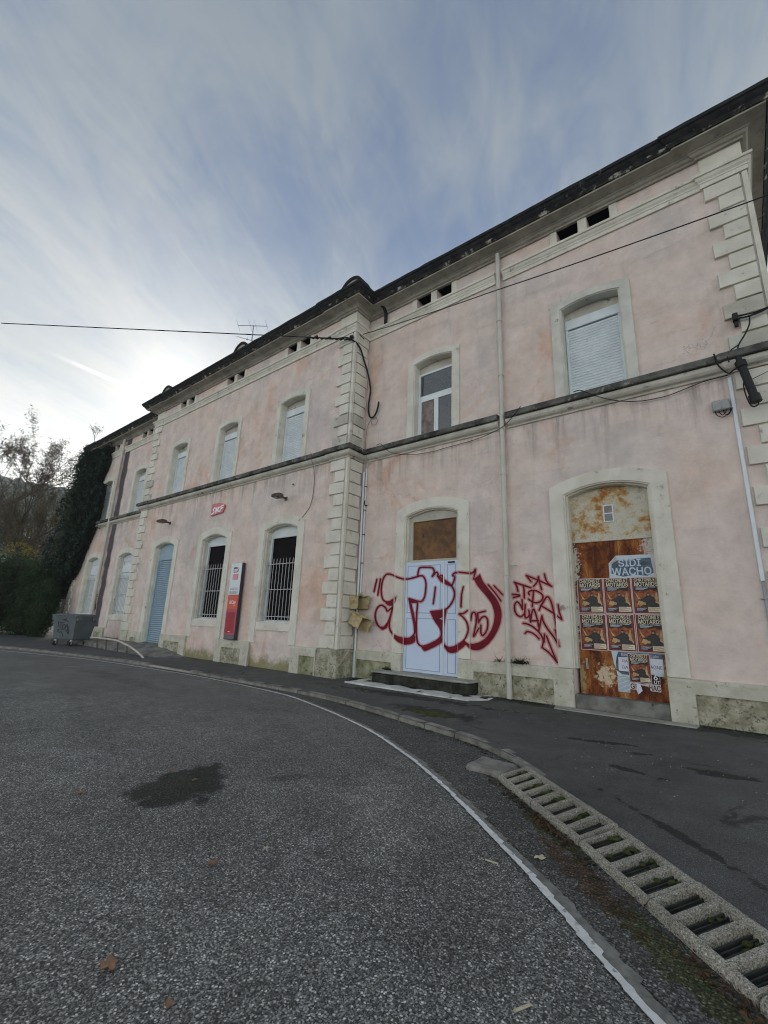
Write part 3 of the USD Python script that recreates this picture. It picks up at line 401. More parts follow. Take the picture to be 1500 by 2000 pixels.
GRAF = json.loads('''{"big":{"wall":[[[[-7.088,2.792],[-6.942,2.739],[-6.941,2.694],[-7.051,2.738],[-7.146,2.763],[-7.217,2.758],[-7.262,2.734],[-7.302,2.68],[-7.336,2.596],[-7.359,2.494],[-7.367,2.379],[-7.355,2.271],[-7.323,2.174],[-7.297,2.132],[-7.248,2.099],[-7.174,2.083],[-7.11,2.092],[-7.042,2.119],[-6.935,2.184],[-6.934,2.051],[-7.041,1.689],[-7.066,1.522],[-7.056,1.439],[-7.024,1.364],[-6.973,1.306],[-6.925,1.274],[-6.924,1.175],[-6.958,1.209],[-6.995,1.265],[-6.986,1.261],[-7.051,1.321],[-7.083,1.372],[-7.112,1.459],[-7.115,1.539],[-7.133,1.464],[-7.157,1.424],[-7.172,1.411],[-7.26,1.369],[-7.297,1.363],[-7.329,1.369],[-7.44,1.434],[-7.482,1.469],[-7.516,1.509],[-7.569,1.614],[-7.582,1.666],[-7.587,1.718],[-7.579,1.797],[-7.539,1.899],[-7.505,1.944],[-7.44,1.985],[-7.387,1.999],[-7.356,2.0],[-7.326,1.995],[-7.276,1.976],[-7.206,1.931],[-7.189,1.912],[-7.16,1.856],[-7.132,1.87],[-7.016,1.953],[-7.009,1.976],[-7.038,1.969],[-7.103,1.97],[-7.166,1.99],[-7.224,2.025],[-7.232,2.05],[-7.296,2.075],[-7.339,2.11],[-7.372,2.16],[-7.397,2.229],[-7.419,2.342],[-7.42,2.421],[-7.405,2.539],[-7.377,2.641],[-7.336,2.725],[-7.284,2.777],[-7.237,2.798],[-7.165,2.806]],[[-7.069,1.776],[-7.044,1.88],[-7.124,1.825],[-7.165,1.815],[-7.194,1.826],[-7.209,1.842],[-7.236,1.895],[-7.302,1.942],[-7.359,1.96],[-7.412,1.949],[-7.448,1.93],[-7.477,1.901],[-7.502,1.86],[-7.52,1.812],[-7.534,1.718],[-7.518,1.623],[-7.47,1.528],[-7.44,1.492],[-7.404,1.462],[-7.369,1.442],[-7.263,1.451],[-7.21,1.496],[-7.154,1.566],[-7.108,1.657]]],[[[-4.753,1.033],[-4.846,1.064],[-4.845,1.16],[-4.733,1.167],[-4.595,1.206],[-4.494,1.265],[-4.405,1.35],[-4.341,1.44],[-4.289,1.537],[-4.256,1.631],[-4.237,1.749],[-4.238,1.829],[-4.255,1.914],[-4.29,2.009],[-4.322,2.07],[-4.408,2.183],[-4.62,2.413],[-4.657,2.47],[-4.709,2.569],[-4.728,2.564],[-4.742,2.576],[-4.709,2.721],[-4.75,2.702],[-4.838,2.699],[-4.838,2.735],[-4.778,2.735],[-4.744,2.742],[-4.72,2.766],[-4.691,2.816],[-4.674,2.822],[-4.654,2.807],[-4.655,2.779],[-4.7,2.594],[-4.563,2.688],[-4.523,2.58],[-4.494,2.523],[-4.447,2.46],[-4.225,2.199],[-4.178,2.136],[-4.142,2.074],[-4.114,2.011],[-4.086,1.919],[-4.074,1.828],[-4.076,1.765],[-4.102,1.63],[-4.159,1.491],[-4.22,1.386],[-4.284,1.294],[-4.38,1.186],[-4.503,1.095],[-4.565,1.063],[-4.623,1.043],[-4.679,1.034]]],[[[-7.657,2.326],[-7.659,2.338],[-7.583,2.659],[-7.57,2.67],[-7.549,2.671],[-7.534,2.662],[-7.529,2.648],[-7.606,2.326],[-7.617,2.315],[-7.632,2.312]]],[[[-7.526,2.235],[-7.528,2.246],[-7.458,2.665],[-7.448,2.678],[-7.425,2.681],[-7.41,2.672],[-7.405,2.656],[-7.475,2.239],[-7.483,2.227],[-7.497,2.222],[-7.515,2.225]]],[[[-4.049,2.211],[-4.246,2.408],[-4.25,2.421],[-4.244,2.431],[-4.232,2.436],[-4.219,2.431],[-4.031,2.239],[-4.029,2.219]]],[[[-4.216,2.25],[-4.385,2.433],[-4.388,2.446],[-4.382,2.456],[-4.37,2.46],[-4.356,2.455],[-4.187,2.271],[-4.066,2.101],[-4.069,2.081],[-4.084,2.076],[-4.096,2.082]]],[[[-4.648,1.841],[-4.454,1.889],[-4.44,1.887],[-4.431,1.872],[-4.442,1.857],[-4.617,1.815],[-4.603,1.682],[-4.583,1.711],[-4.554,1.738],[-4.518,1.762],[-4.476,1.775],[-4.44,1.767],[-4.409,1.743],[-4.394,1.723],[-4.378,1.681],[-4.375,1.586],[-4.393,1.486],[-4.421,1.428],[-4.458,1.375],[-4.493,1.342],[-4.513,1.334],[-4.537,1.337],[-4.554,1.348],[-4.58,1.398],[-4.584,1.449],[-4.577,1.571],[-4.56,1.585],[-4.548,1.582],[-4.541,1.573],[-4.546,1.426],[-4.538,1.392],[-4.517,1.367],[-4.471,1.416],[-4.428,1.495],[-4.412,1.587],[-4.414,1.672],[-4.428,1.707],[-4.448,1.73],[-4.468,1.741],[-4.487,1.738],[-4.516,1.723],[-4.553,1.691],[-4.603,1.607],[-4.616,1.601],[-4.629,1.604],[-4.636,1.616],[-4.656,1.825]]],[[[-4.762,1.787],[-4.788,1.66],[-4.799,1.649],[-4.814,1.65],[-4.826,1.666],[-4.806,1.779],[-4.79,1.815],[-4.764,1.846],[-4.733,1.864],[-4.699,1.858],[-4.668,1.82],[-4.654,1.777],[-4.649,1.692],[-4.657,1.584],[-4.71,1.38],[-4.62,1.515],[-4.6,1.52],[-4.587,1.506],[-4.693,1.341],[-4.715,1.315],[-4.738,1.306],[-4.756,1.315],[-4.757,1.342],[-4.695,1.587],[-4.688,1.721],[-4.697,1.789],[-4.716,1.825],[-4.725,1.83],[-4.738,1.821]]]],"surround":[[[[-6.814,2.695],[-6.651,2.655],[-6.65,2.615],[-6.735,2.63],[-6.83,2.657],[-6.911,2.689],[-6.912,2.734]]],[[[-6.816,1.117],[-6.894,1.176],[-6.895,1.275],[-6.787,1.234],[-6.628,1.209],[-6.625,1.051],[-6.762,1.09]]],[[[-4.976,1.075],[-5.103,0.992],[-5.102,1.148],[-4.994,1.219],[-4.946,1.268],[-4.89,1.373],[-4.871,1.433],[-4.866,1.472],[-4.882,1.564],[-4.924,1.652],[-5.004,1.732],[-5.089,1.779],[-5.097,1.801],[-5.073,1.818],[-4.973,1.826],[-4.879,1.89],[-4.862,1.892],[-4.849,1.882],[-4.852,1.866],[-4.92,1.814],[-4.961,1.793],[-5.022,1.785],[-4.96,1.744],[-4.891,1.671],[-4.864,1.625],[-4.836,1.548],[-4.827,1.474],[-4.838,1.406],[-4.884,1.296],[-4.934,1.226],[-4.869,1.173],[-4.825,1.161],[-4.825,1.066],[-4.859,1.088],[-4.911,1.135]]],[[[-5.029,2.76],[-4.817,2.73],[-4.817,2.694],[-5.09,2.727],[-5.089,2.764]]],[[[-6.87,2.159],[-6.884,2.112],[-6.904,2.049],[-6.905,2.181],[-6.88,2.178]]],[[[-5.027,2.26],[-4.982,2.414],[-4.971,2.424],[-4.954,2.424],[-4.943,2.405],[-4.98,2.285],[-4.993,2.219],[-5.007,1.958],[-5.015,1.946],[-5.028,1.942],[-5.042,1.948],[-5.047,1.96],[-5.041,2.141]]]],"door":[[[[-5.528,2.624],[-5.358,2.521],[-5.3,2.476],[-5.267,2.548],[-5.242,2.642],[-5.242,2.65],[-5.278,2.658],[-5.292,2.671],[-5.294,2.69],[-5.285,2.716],[-5.261,2.742],[-5.225,2.758],[-5.12,2.771],[-5.12,2.734],[-5.21,2.723],[-5.234,2.713],[-5.25,2.691],[-5.213,2.677],[-5.2,2.654],[-5.202,2.619],[-5.22,2.556],[-5.275,2.432],[-5.241,2.385],[-5.214,2.321],[-5.206,2.274],[-5.209,2.202],[-5.229,2.132],[-5.28,2.039],[-5.361,1.942],[-5.436,1.89],[-5.505,1.474],[-5.52,1.304],[-5.518,1.243],[-5.506,1.172],[-5.487,1.126],[-5.459,1.097],[-5.404,1.069],[-5.37,1.064],[-5.326,1.068],[-5.228,1.093],[-5.133,1.145],[-5.134,0.989],[-5.199,0.956],[-5.269,0.934],[-5.333,0.933],[-5.389,0.948],[-5.436,0.984],[-5.484,1.038],[-5.501,1.066],[-5.501,1.081],[-5.534,1.124],[-5.55,1.175],[-5.56,1.151],[-5.588,1.126],[-5.729,1.046],[-5.971,0.941],[-6.011,0.931],[-6.044,0.933],[-6.069,0.949],[-6.131,1.021],[-6.196,1.045],[-6.244,1.093],[-6.261,1.132],[-6.274,1.183],[-6.294,1.349],[-6.306,1.307],[-6.33,1.27],[-6.314,1.272],[-6.301,1.262],[-6.293,1.244],[-6.291,1.168],[-6.305,1.133],[-6.332,1.106],[-6.394,1.075],[-6.488,1.051],[-6.595,1.041],[-6.665,1.049],[-6.668,1.207],[-6.538,1.206],[-6.49,1.213],[-6.451,1.227],[-6.402,1.258],[-6.365,1.294],[-6.349,1.32],[-6.339,1.353],[-6.367,1.549],[-6.536,2.137],[-6.535,2.161],[-6.525,2.17],[-6.509,2.172],[-6.296,2.117],[-6.19,2.097],[-6.162,2.096],[-6.136,2.108],[-6.092,2.156],[-6.067,2.214],[-6.048,2.324],[-6.037,2.463],[-6.043,2.537],[-6.063,2.603],[-6.102,2.664],[-6.136,2.686],[-6.194,2.686],[-6.432,2.633],[-6.555,2.618],[-6.691,2.622],[-6.691,2.662],[-6.589,2.656],[-6.503,2.662],[-6.286,2.707],[-6.28,2.795],[-6.247,2.894],[-6.23,2.913],[-6.207,2.927],[-6.176,2.934],[-6.111,2.935],[-5.887,2.92],[-5.829,2.904],[-5.806,2.888],[-5.778,2.852],[-5.763,2.812],[-5.763,2.778],[-5.733,2.796],[-5.711,2.796],[-5.689,2.785],[-5.666,2.76],[-5.652,2.732],[-5.651,2.713],[-5.661,2.691],[-5.584,2.708],[-5.562,2.708],[-5.542,2.7],[-5.528,2.684],[-5.515,2.644],[-5.518,2.631]],[[-6.233,2.786],[-6.238,2.718],[-6.177,2.728],[-6.144,2.728],[-6.1,2.713],[-6.065,2.686],[-6.019,2.614],[-5.994,2.515],[-5.992,2.433],[-5.999,2.348],[-6.011,2.26],[-6.03,2.181],[-6.063,2.12],[-6.09,2.091],[-6.12,2.07],[-6.155,2.058],[-6.225,2.063],[-6.248,1.812],[-6.255,1.596],[-6.253,1.441],[-6.243,1.298],[-6.223,1.165],[-6.202,1.11],[-6.166,1.074],[-6.117,1.056],[-6.075,1.055],[-5.993,1.074],[-5.897,1.109],[-5.721,1.193],[-5.653,1.238],[-5.622,1.266],[-5.601,1.296],[-5.59,1.328],[-5.588,1.379],[-5.606,1.428],[-5.652,1.498],[-5.733,1.587],[-5.803,1.679],[-5.887,1.835],[-5.886,1.851],[-5.871,1.86],[-5.652,1.881],[-5.546,1.897],[-5.475,1.914],[-5.46,1.932],[-5.439,1.93],[-5.372,1.988],[-5.288,2.102],[-5.254,2.186],[-5.248,2.272],[-5.269,2.351],[-5.319,2.422],[-5.414,2.456],[-5.532,2.511],[-5.587,2.542],[-5.636,2.585],[-5.667,2.622],[-5.679,2.65],[-5.698,2.654],[-5.711,2.668],[-5.711,2.69],[-5.695,2.725],[-5.717,2.757],[-5.749,2.733],[-5.814,2.665],[-5.835,2.655],[-5.855,2.663],[-5.858,2.689],[-5.82,2.754],[-5.806,2.793],[-5.819,2.838],[-5.851,2.871],[-5.917,2.884],[-6.166,2.895],[-6.184,2.89],[-6.205,2.873]],[[-5.636,1.689],[-5.543,1.647],[-5.53,1.722]],[[-5.566,1.443],[-5.555,1.418],[-5.553,1.434]],[[-5.568,2.67],[-5.61,2.663],[-5.559,2.638]],[[-5.576,1.26],[-5.561,1.247],[-5.562,1.283],[-5.573,1.265]],[[-6.409,2.039],[-6.438,2.05],[-6.344,1.767],[-6.301,1.572],[-6.294,1.814],[-6.276,2.027],[-6.334,2.046]]],[[[-5.821,2.016],[-5.768,2.418],[-5.76,2.431],[-5.741,2.434],[-5.728,2.427],[-5.724,2.413],[-5.779,2.023],[-5.797,2.007]]]]},"tag":{"wall":[[[[-3.41,2.472],[-3.516,2.614],[-3.518,2.627],[-3.511,2.637],[-3.495,2.638],[-3.27,2.543],[-3.26,2.596],[-3.251,2.604],[-3.238,2.604],[-3.228,2.593],[-3.217,2.518],[-3.075,2.447],[-3.105,2.501],[-3.133,2.63],[-3.129,2.646],[-3.114,2.651],[-3.101,2.639],[-3.08,2.535],[-3.065,2.492],[-3.04,2.458],[-2.974,2.394],[-2.971,2.381],[-2.979,2.369],[-2.993,2.368],[-3.211,2.478],[-3.175,2.32],[-3.182,2.305],[-3.196,2.302],[-3.208,2.314],[-3.248,2.495],[-3.28,2.446],[-3.343,2.38],[-3.363,2.375],[-3.372,2.386],[-3.37,2.399],[-3.307,2.467],[-3.278,2.51],[-3.451,2.583],[-3.386,2.493],[-3.391,2.474]]],[[[-3.588,2.403],[-3.708,2.445],[-3.692,2.393],[-3.675,2.297],[-3.683,2.281],[-3.7,2.279],[-3.71,2.29],[-3.737,2.422],[-3.749,2.443],[-3.782,2.477],[-3.783,2.494],[-3.774,2.502],[-3.76,2.502],[-3.402,2.377],[-3.391,2.366],[-3.395,2.35],[-3.41,2.345],[-3.551,2.39],[-3.542,2.314],[-3.543,2.153],[-3.556,2.137],[-3.571,2.138],[-3.579,2.15],[-3.578,2.312]]],[[[-3.661,2.231],[-3.64,2.205],[-3.643,2.189],[-3.654,2.18],[-3.793,2.146],[-3.805,2.15],[-3.811,2.16],[-3.802,2.178],[-3.691,2.203],[-3.816,2.213],[-3.827,2.219],[-3.831,2.23],[-3.825,2.242],[-3.813,2.247]]],[[[-3.404,2.099],[-3.377,2.29],[-3.426,2.282],[-3.446,2.267],[-3.451,2.254],[-3.432,2.217],[-3.447,2.2],[-3.462,2.205],[-3.478,2.231],[-3.486,2.252],[-3.485,2.267],[-3.465,2.296],[-3.44,2.313],[-3.407,2.321],[-3.345,2.323],[-3.282,2.309],[-3.203,2.264],[-3.167,2.226],[-3.156,2.199],[-3.152,2.171],[-3.159,2.139],[-3.174,2.107],[-3.197,2.08],[-3.229,2.06],[-3.27,2.044],[-3.309,2.037],[-3.375,2.049],[-3.382,1.97],[-3.4,1.958],[-3.416,1.972],[-3.408,2.063],[-3.455,2.093],[-3.487,2.12],[-3.491,2.132],[-3.483,2.146],[-3.467,2.148]],[[-3.343,2.289],[-3.371,2.084],[-3.324,2.07],[-3.277,2.076],[-3.229,2.097],[-3.209,2.114],[-3.19,2.148],[-3.188,2.19],[-3.203,2.218],[-3.24,2.249],[-3.296,2.278]]],[[[-3.622,1.904],[-3.674,2.016],[-3.71,2.053],[-3.73,2.049],[-3.749,2.025],[-3.757,2.0],[-3.762,1.949],[-3.757,1.9],[-3.743,1.853],[-3.727,1.829],[-3.673,1.789],[-3.65,1.788],[-3.626,1.798],[-3.58,1.849],[-3.563,2.024],[-3.552,2.038],[-3.537,2.038],[-3.528,2.025],[-3.544,1.864],[-3.546,1.801],[-3.54,1.766],[-3.504,1.779],[-3.483,1.819],[-3.49,1.904],[-3.485,1.916],[-3.469,1.921],[-3.456,1.91],[-3.45,1.84],[-3.444,1.83],[-3.446,1.794],[-3.43,1.862],[-3.404,1.92],[-3.381,1.941],[-3.357,1.935],[-3.341,1.908],[-3.322,1.854],[-3.288,1.715],[-3.276,1.713],[-3.269,1.705],[-3.271,1.691],[-3.282,1.684],[-3.274,1.62],[-3.222,1.807],[-3.21,1.818],[-3.195,1.814],[-3.179,1.714],[-3.149,1.646],[-3.084,1.539],[-2.986,1.411],[-2.938,1.332],[-2.975,1.532],[-2.965,1.549],[-2.946,1.544],[-2.907,1.342],[-2.907,1.209],[-2.915,1.216],[-2.996,1.367],[-3.093,1.494],[-3.147,1.575],[-3.192,1.656],[-3.214,1.718],[-3.273,1.487],[-3.235,1.437],[-3.199,1.367],[-3.189,1.448],[-3.173,1.458],[-3.159,1.446],[-3.176,1.28],[-3.193,1.266],[-3.217,1.185],[-3.111,1.118],[-3.016,1.022],[-3.154,1.401],[-3.149,1.417],[-3.131,1.421],[-3.122,1.412],[-3.01,1.095],[-2.936,0.919],[-2.943,0.901],[-2.963,0.901],[-3.044,1.004],[-3.119,1.081],[-3.164,1.116],[-3.25,1.167],[-3.252,1.178],[-3.226,1.267],[-3.222,1.325],[-3.252,1.4],[-3.305,1.472],[-3.382,1.539],[-3.46,1.587],[-3.532,1.614],[-3.613,1.621],[-3.624,1.634],[-3.619,1.647],[-3.606,1.654],[-3.54,1.649],[-3.484,1.634],[-3.4,1.593],[-3.299,1.515],[-3.288,1.563],[-3.302,1.575],[-3.316,1.681],[-3.428,1.675],[-3.435,1.651],[-3.454,1.646],[-3.464,1.657],[-3.477,1.761],[-3.521,1.736],[-3.555,1.735],[-3.569,1.745],[-3.576,1.759],[-3.581,1.796],[-3.598,1.777],[-3.629,1.76],[-3.657,1.754],[-3.685,1.757],[-3.743,1.794],[-3.775,1.837],[-3.793,1.892],[-3.798,1.947],[-3.793,2.005],[-3.781,2.04],[-3.751,2.076],[-3.725,2.089],[-3.706,2.089],[-3.667,2.063],[-3.625,2.005],[-3.627,2.123],[-3.621,2.135],[-3.608,2.139],[-3.592,2.125],[-3.589,1.912],[-3.603,1.897]],[[-3.403,1.834],[-3.424,1.707],[-3.322,1.713],[-3.349,1.823],[-3.376,1.903]]],[[[-3.524,1.459],[-3.562,1.425],[-3.575,1.424],[-3.584,1.432],[-3.581,1.448],[-3.54,1.487],[-3.497,1.491],[-3.445,1.48],[-3.395,1.458],[-3.336,1.418],[-3.273,1.352],[-3.272,1.336],[-3.284,1.327],[-3.297,1.329],[-3.359,1.393],[-3.429,1.438],[-3.473,1.453]]],[[[-2.982,1.836],[-3.209,1.976],[-3.249,1.897],[-3.264,1.891],[-3.276,1.9],[-3.277,1.912],[-3.237,1.992],[-3.243,2.002],[-3.24,2.014],[-3.222,2.021],[-3.156,2.125],[-3.117,2.174],[-3.089,2.192],[-3.064,2.19],[-3.045,2.178],[-3.029,2.158],[-3.0,2.091],[-2.972,1.991],[-2.952,1.856],[-2.907,1.822],[-2.907,1.78],[-2.945,1.81],[-2.908,1.586],[-2.916,1.57],[-2.93,1.568],[-2.939,1.577]],[[-3.094,2.151],[-3.193,2.005],[-2.988,1.881],[-3.017,2.034],[-3.044,2.115],[-3.068,2.154],[-3.081,2.16]]]],"surround":[[[[-2.881,1.213],[-2.894,1.21],[-2.894,1.343],[-2.873,1.227]]],[[[-2.814,1.711],[-2.894,1.779],[-2.894,1.821],[-2.837,1.773],[-2.864,1.869],[-2.874,1.942],[-2.88,2.015],[-2.874,2.026],[-2.863,2.03],[-2.849,2.018],[-2.833,1.877],[-2.79,1.73],[-2.792,1.718],[-2.802,1.71]]]]},"ltag":{"wall":[[[[-25.916,2.384],[-26.055,2.354],[-25.927,2.318],[-25.9,2.302],[-25.898,2.292],[-25.905,2.283],[-25.938,2.274],[-25.99,2.278],[-26.173,2.329],[-26.261,2.311],[-26.306,2.313],[-26.345,2.325],[-26.359,2.34],[-26.346,2.356],[-26.285,2.37],[-26.284,2.383],[-26.262,2.394],[-26.226,2.397],[-26.186,2.39],[-26.0,2.429],[-25.962,2.428],[-25.922,2.417],[-25.904,2.4]]],[[[-26.13,2.239],[-26.108,2.253],[-26.066,2.257],[-26.023,2.249],[-25.998,2.233],[-26.018,2.065],[-26.011,1.989],[-25.992,1.95],[-25.868,1.786],[-25.851,1.75],[-25.85,1.721],[-25.862,1.697],[-25.938,1.634],[-25.953,1.627],[-26.021,1.627],[-26.052,1.637],[-26.064,1.649],[-26.062,1.659],[-26.044,1.677],[-25.99,1.718],[-25.983,1.74],[-26.0,1.73],[-26.034,1.725],[-26.183,1.733],[-26.203,1.722],[-26.262,1.664],[-26.289,1.655],[-26.353,1.658],[-26.389,1.678],[-26.388,1.69],[-26.328,1.749],[-26.304,1.765],[-26.266,1.779],[-26.181,1.786],[-26.042,1.775],[-26.006,1.768],[-25.983,1.753],[-25.996,1.782],[-26.12,1.943],[-26.168,1.924],[-26.235,1.91],[-26.306,1.918],[-26.339,1.936],[-26.346,1.921],[-26.374,1.913],[-26.42,1.913],[-26.456,1.923],[-26.543,1.911],[-26.591,1.923],[-26.61,1.94],[-26.606,1.949],[-26.593,1.957],[-26.485,1.98],[-26.519,2.11],[-26.578,2.102],[-26.624,2.108],[-26.658,2.126],[-26.66,2.136],[-26.653,2.145]],[[-26.138,2.177],[-26.273,2.153],[-26.236,2.145],[-26.149,2.105]],[[-26.163,2.029],[-26.213,2.062],[-26.219,1.986],[-26.169,2.018]],[[-26.392,2.132],[-26.355,1.998],[-26.342,2.141]]]]},"bin":[[[[0.507,0.754],[0.523,0.776],[0.502,0.795],[0.161,0.795],[0.139,0.782],[0.143,0.761],[0.168,0.753],[0.21,0.543],[0.227,0.528],[0.247,0.532],[0.255,0.55],[0.215,0.753],[0.317,0.753],[0.343,0.45],[0.357,0.432],[0.379,0.434],[0.389,0.451],[0.364,0.753]]],[[[0.423,0.416],[0.429,0.397],[0.447,0.39],[0.54,0.399],[0.586,0.419],[0.619,0.461],[0.634,0.497],[0.652,0.497],[0.663,0.506],[0.724,0.651],[0.754,0.448],[0.794,0.28],[0.676,0.435],[0.649,0.437],[0.638,0.414],[0.822,0.18],[0.842,0.173],[0.859,0.182],[0.881,0.233],[0.883,0.29],[0.862,0.584],[0.855,0.596],[0.838,0.602],[0.824,0.596],[0.816,0.582],[0.836,0.303],[0.8,0.455],[0.772,0.649],[0.763,0.686],[0.744,0.711],[0.727,0.714],[0.701,0.7],[0.647,0.584],[0.619,0.663],[0.578,0.698],[0.525,0.693],[0.42,0.643],[0.414,0.628],[0.42,0.615],[0.436,0.608],[0.454,0.613]],[[0.504,0.637],[0.556,0.657],[0.57,0.653],[0.596,0.604],[0.6,0.546],[0.578,0.481],[0.556,0.451],[0.53,0.44],[0.472,0.435]]],[[[0.301,0.387],[0.307,0.411],[0.283,0.424],[0.161,0.39],[0.147,0.369],[0.155,0.355],[0.172,0.35]]],[[[0.287,0.327],[0.285,0.352],[0.259,0.358],[0.163,0.298],[0.157,0.274],[0.17,0.263],[0.188,0.263]]],[[[0.349,0.255],[0.387,0.262],[0.434,0.233],[0.491,0.165],[0.535,0.052],[0.552,0.044],[0.569,0.049],[0.576,0.069],[0.533,0.183],[0.467,0.262],[0.423,0.293],[0.373,0.305],[0.275,0.268],[0.263,0.248],[0.271,0.234],[0.288,0.229]]],[[[0.679,0.955],[0.681,0.978],[0.658,0.989],[0.591,0.957],[0.519,0.962],[0.387,0.94],[0.374,0.932],[0.37,0.916],[0.377,0.904],[0.394,0.898],[0.515,0.919],[0.478,0.893],[0.481,0.875],[0.498,0.866],[0.566,0.896],[0.567,0.818],[0.587,0.802],[0.602,0.805],[0.612,0.818],[0.613,0.904],[0.792,0.788],[0.818,0.79],[0.827,0.806],[0.819,0.822],[0.645,0.936]]]]}''')

# ------------------------------------------------------------------ ground, road, pavement, kerb
def sheet(poly, z, edge=None):
    v, f = trimesh.creation.triangulate_polygon(poly, engine='earcut')
    v = np.column_stack([v, np.full(len(v), z)]); f = np.array(f)
    n = np.cross(v[f[:, 1]] - v[f[:, 0]], v[f[:, 2]] - v[f[:, 0]])[:, 2]; f[n < 0] = f[n < 0][:, ::-1]
    return trimesh.Trimesh(v, f, process=False)
obj('ground', sheet(sbox(-640, -640, 640, 640), -0.03), 'ground_far', kind='structure')
obj('road', sheet(sbox(-60, -45, 25, 12), 0.0), 'road_asphalt', kind='structure')
def curve(pts, step=0.25):
    P = np.array(pts, float); Q = np.vstack([2 * P[0] - P[1], P, 2 * P[-1] - P[-2]]); out = []
    for i in range(1, len(Q) - 2):
        p0, p1, p2, p3 = Q[i - 1:i + 3]; n = max(2, int(np.linalg.norm(p2 - p1) / step))
        for t in np.linspace(0, 1, n, endpoint=False):
            out.append(.5 * ((2 * p1) + (-p0 + p2) * t + (2 * p0 - 5 * p1 + 4 * p2 - p3) * t * t + (-p0 + 3 * p1 - 3 * p2 + p3) * t ** 3))
    return np.array(out + [P[-1]])
KZ = 0.078
KERB = curve([(-44, -12.6), (-30, -6.5), (-23.3, -4.07), (-21.9, -3.62), (-17.9, -2.82), (-14.9, -2.47), (-12.4, -2.36), (-9.6, -2.36), (-7.4, -2.38), (-6.04, -2.56), (-4.05, -3.08), (-2.94, -3.42), (-2.30, -3.80)])
def at_len(P, s):
    d = np.r_[0, np.cumsum(np.linalg.norm(np.diff(P, axis=0), axis=1))]
    return np.array([np.interp(s, d, P[:, 0]), np.interp(s, d, P[:, 1])]), d[-1]
def normal_at(P, s):
    a, _ = at_len(P, s - .05); b, _ = at_len(P, s + .05); t = (b - a) / np.linalg.norm(b - a)
    return t, np.array([-t[1], t[0]])                      # tangent, left normal (towards the building)
# the drain kerb line: front edge (street side) of the grated blocks
GF = np.array([(-2.190, -4.498), (-1.671, -4.972), (-1.140, -5.450), (-0.628, -5.975), (-0.145, -6.460), (0.350, -6.950), (0.845, -7.440), (1.340, -7.930)])
pav_edge = np.vstack([KERB + 0.0, [(-2.02, -4.05)], [tuple(p + np.array([.215, .235])) for p in GF], [(6, -12.2)]])
def pav_z(x, y):
    d = np.min(np.linalg.norm(pav_edge[None] - np.stack([x, y], -1)[:, None], axis=2), axis=1)
    return KZ - 0.006 + 0.07 * np.clip(d / 2.0, 0, 1) + 0.006 * (meshkit.fbm(np.stack([x, y, x * 0], -1) * 1.3, 3, 2) - .5) * np.clip(d * 3, 0, 1)
def pavement():
    poly = Polygon(np.vstack([pav_edge, [(14, -12.2), (14, 1.2), (-44, 1.2)]])).buffer(0)
    xs = []
    V, F = trimesh.creation.triangulate_polygon(poly, engine='earcut')
    V = np.column_stack([V, np.zeros(len(V))]); m = trimesh.Trimesh(V, F, process=False)
    v, f = trimesh.remesh.subdivide_to_size(m.vertices, m.faces, 0.55, max_iter=14)
    m = trimesh.Trimesh(v, f); m.merge_vertices(); v = np.array(m.vertices); v[:, 2] = pav_z(v[:, 0], v[:, 1]); m.vertices = v
    if m.face_normals[:, 2].mean() < 0: m.invert()
    return m
obj('pavement', pavement(), 'pavement_asphalt', smooth=True, kind='structure')

kerb = thing('kerb', kind='structure')
def kerb_stone(s0, s1, drop=0.0, seed=0, w=.125):
    f, b, g = [], [], 0.008
    for s in np.linspace(s0 + g, s1 - g, 5):
        p, _ = at_len(KERB, s); t, n = normal_at(KERB, s)
        j = 0.006 * math.sin(seed * 3.1 + s * 5)
        f.append([(p[0], p[1], -0.03), (p[0] + .004 * t[0], p[1], KZ - 0.022 + j - drop), (*(p + n * .022), KZ + j - drop), (*(p + n * w), KZ + .002 + j - drop), (*(p + n * w), -0.03)])
    V = np.array(f).reshape(-1, 3); k = 5; Fc = []
    for i in range(4):
        for j in range(k):
            a, bb, c, e = i * k + j, i * k + (j + 1) % k, (i + 1) * k + (j + 1) % k, (i + 1) * k + j
            Fc += [(a, c, bb), (a, e, c)]
    for i in (0, 4): Fc += [(i * k, i * k + 1, i * k + 2), (i * k, i * k + 2, i * k + 3), (i * k, i * k + 3, i * k + 4)]
    m = trimesh.Trimesh(V, Fc, process=False); m.fix_normals(); return m
Lk = at_len(KERB, 0)[1]; s = 14.0; k = 0
while s < Lk - .2:
    L_ = 0.64 if k % 3 else 0.92
    e = min(s + L_, Lk); p, _ = at_len(KERB, (s + e) / 2)
    pale = -14.1 < p[0] < -12.2
    obj('kerb_stone', kerb_stone(s, e, 0.02 if pale else 0.0, k), 'kerb_pale' if pale else 'kerb', kerb); s = e; k += 1
obj('kerb_stone', rough(cat([bev(-2.62, -2.14, -4.42, -3.98, -0.05, 0.055, .03)]), .02, 9, .06, 3), 'kerb', kerb, label='broken lump of stone at the head of the grated blocks')
obj('kerb_stone', rough(bev(0, .62, -.06, .06, -.03, .02, .015).apply_transform(trimesh.transformations.rotation_matrix(math.radians(-42), [0, 0, 1])).apply_translation([-2.27, -3.86, .075]), .006, 9, .06, 3), 'kerb', kerb)

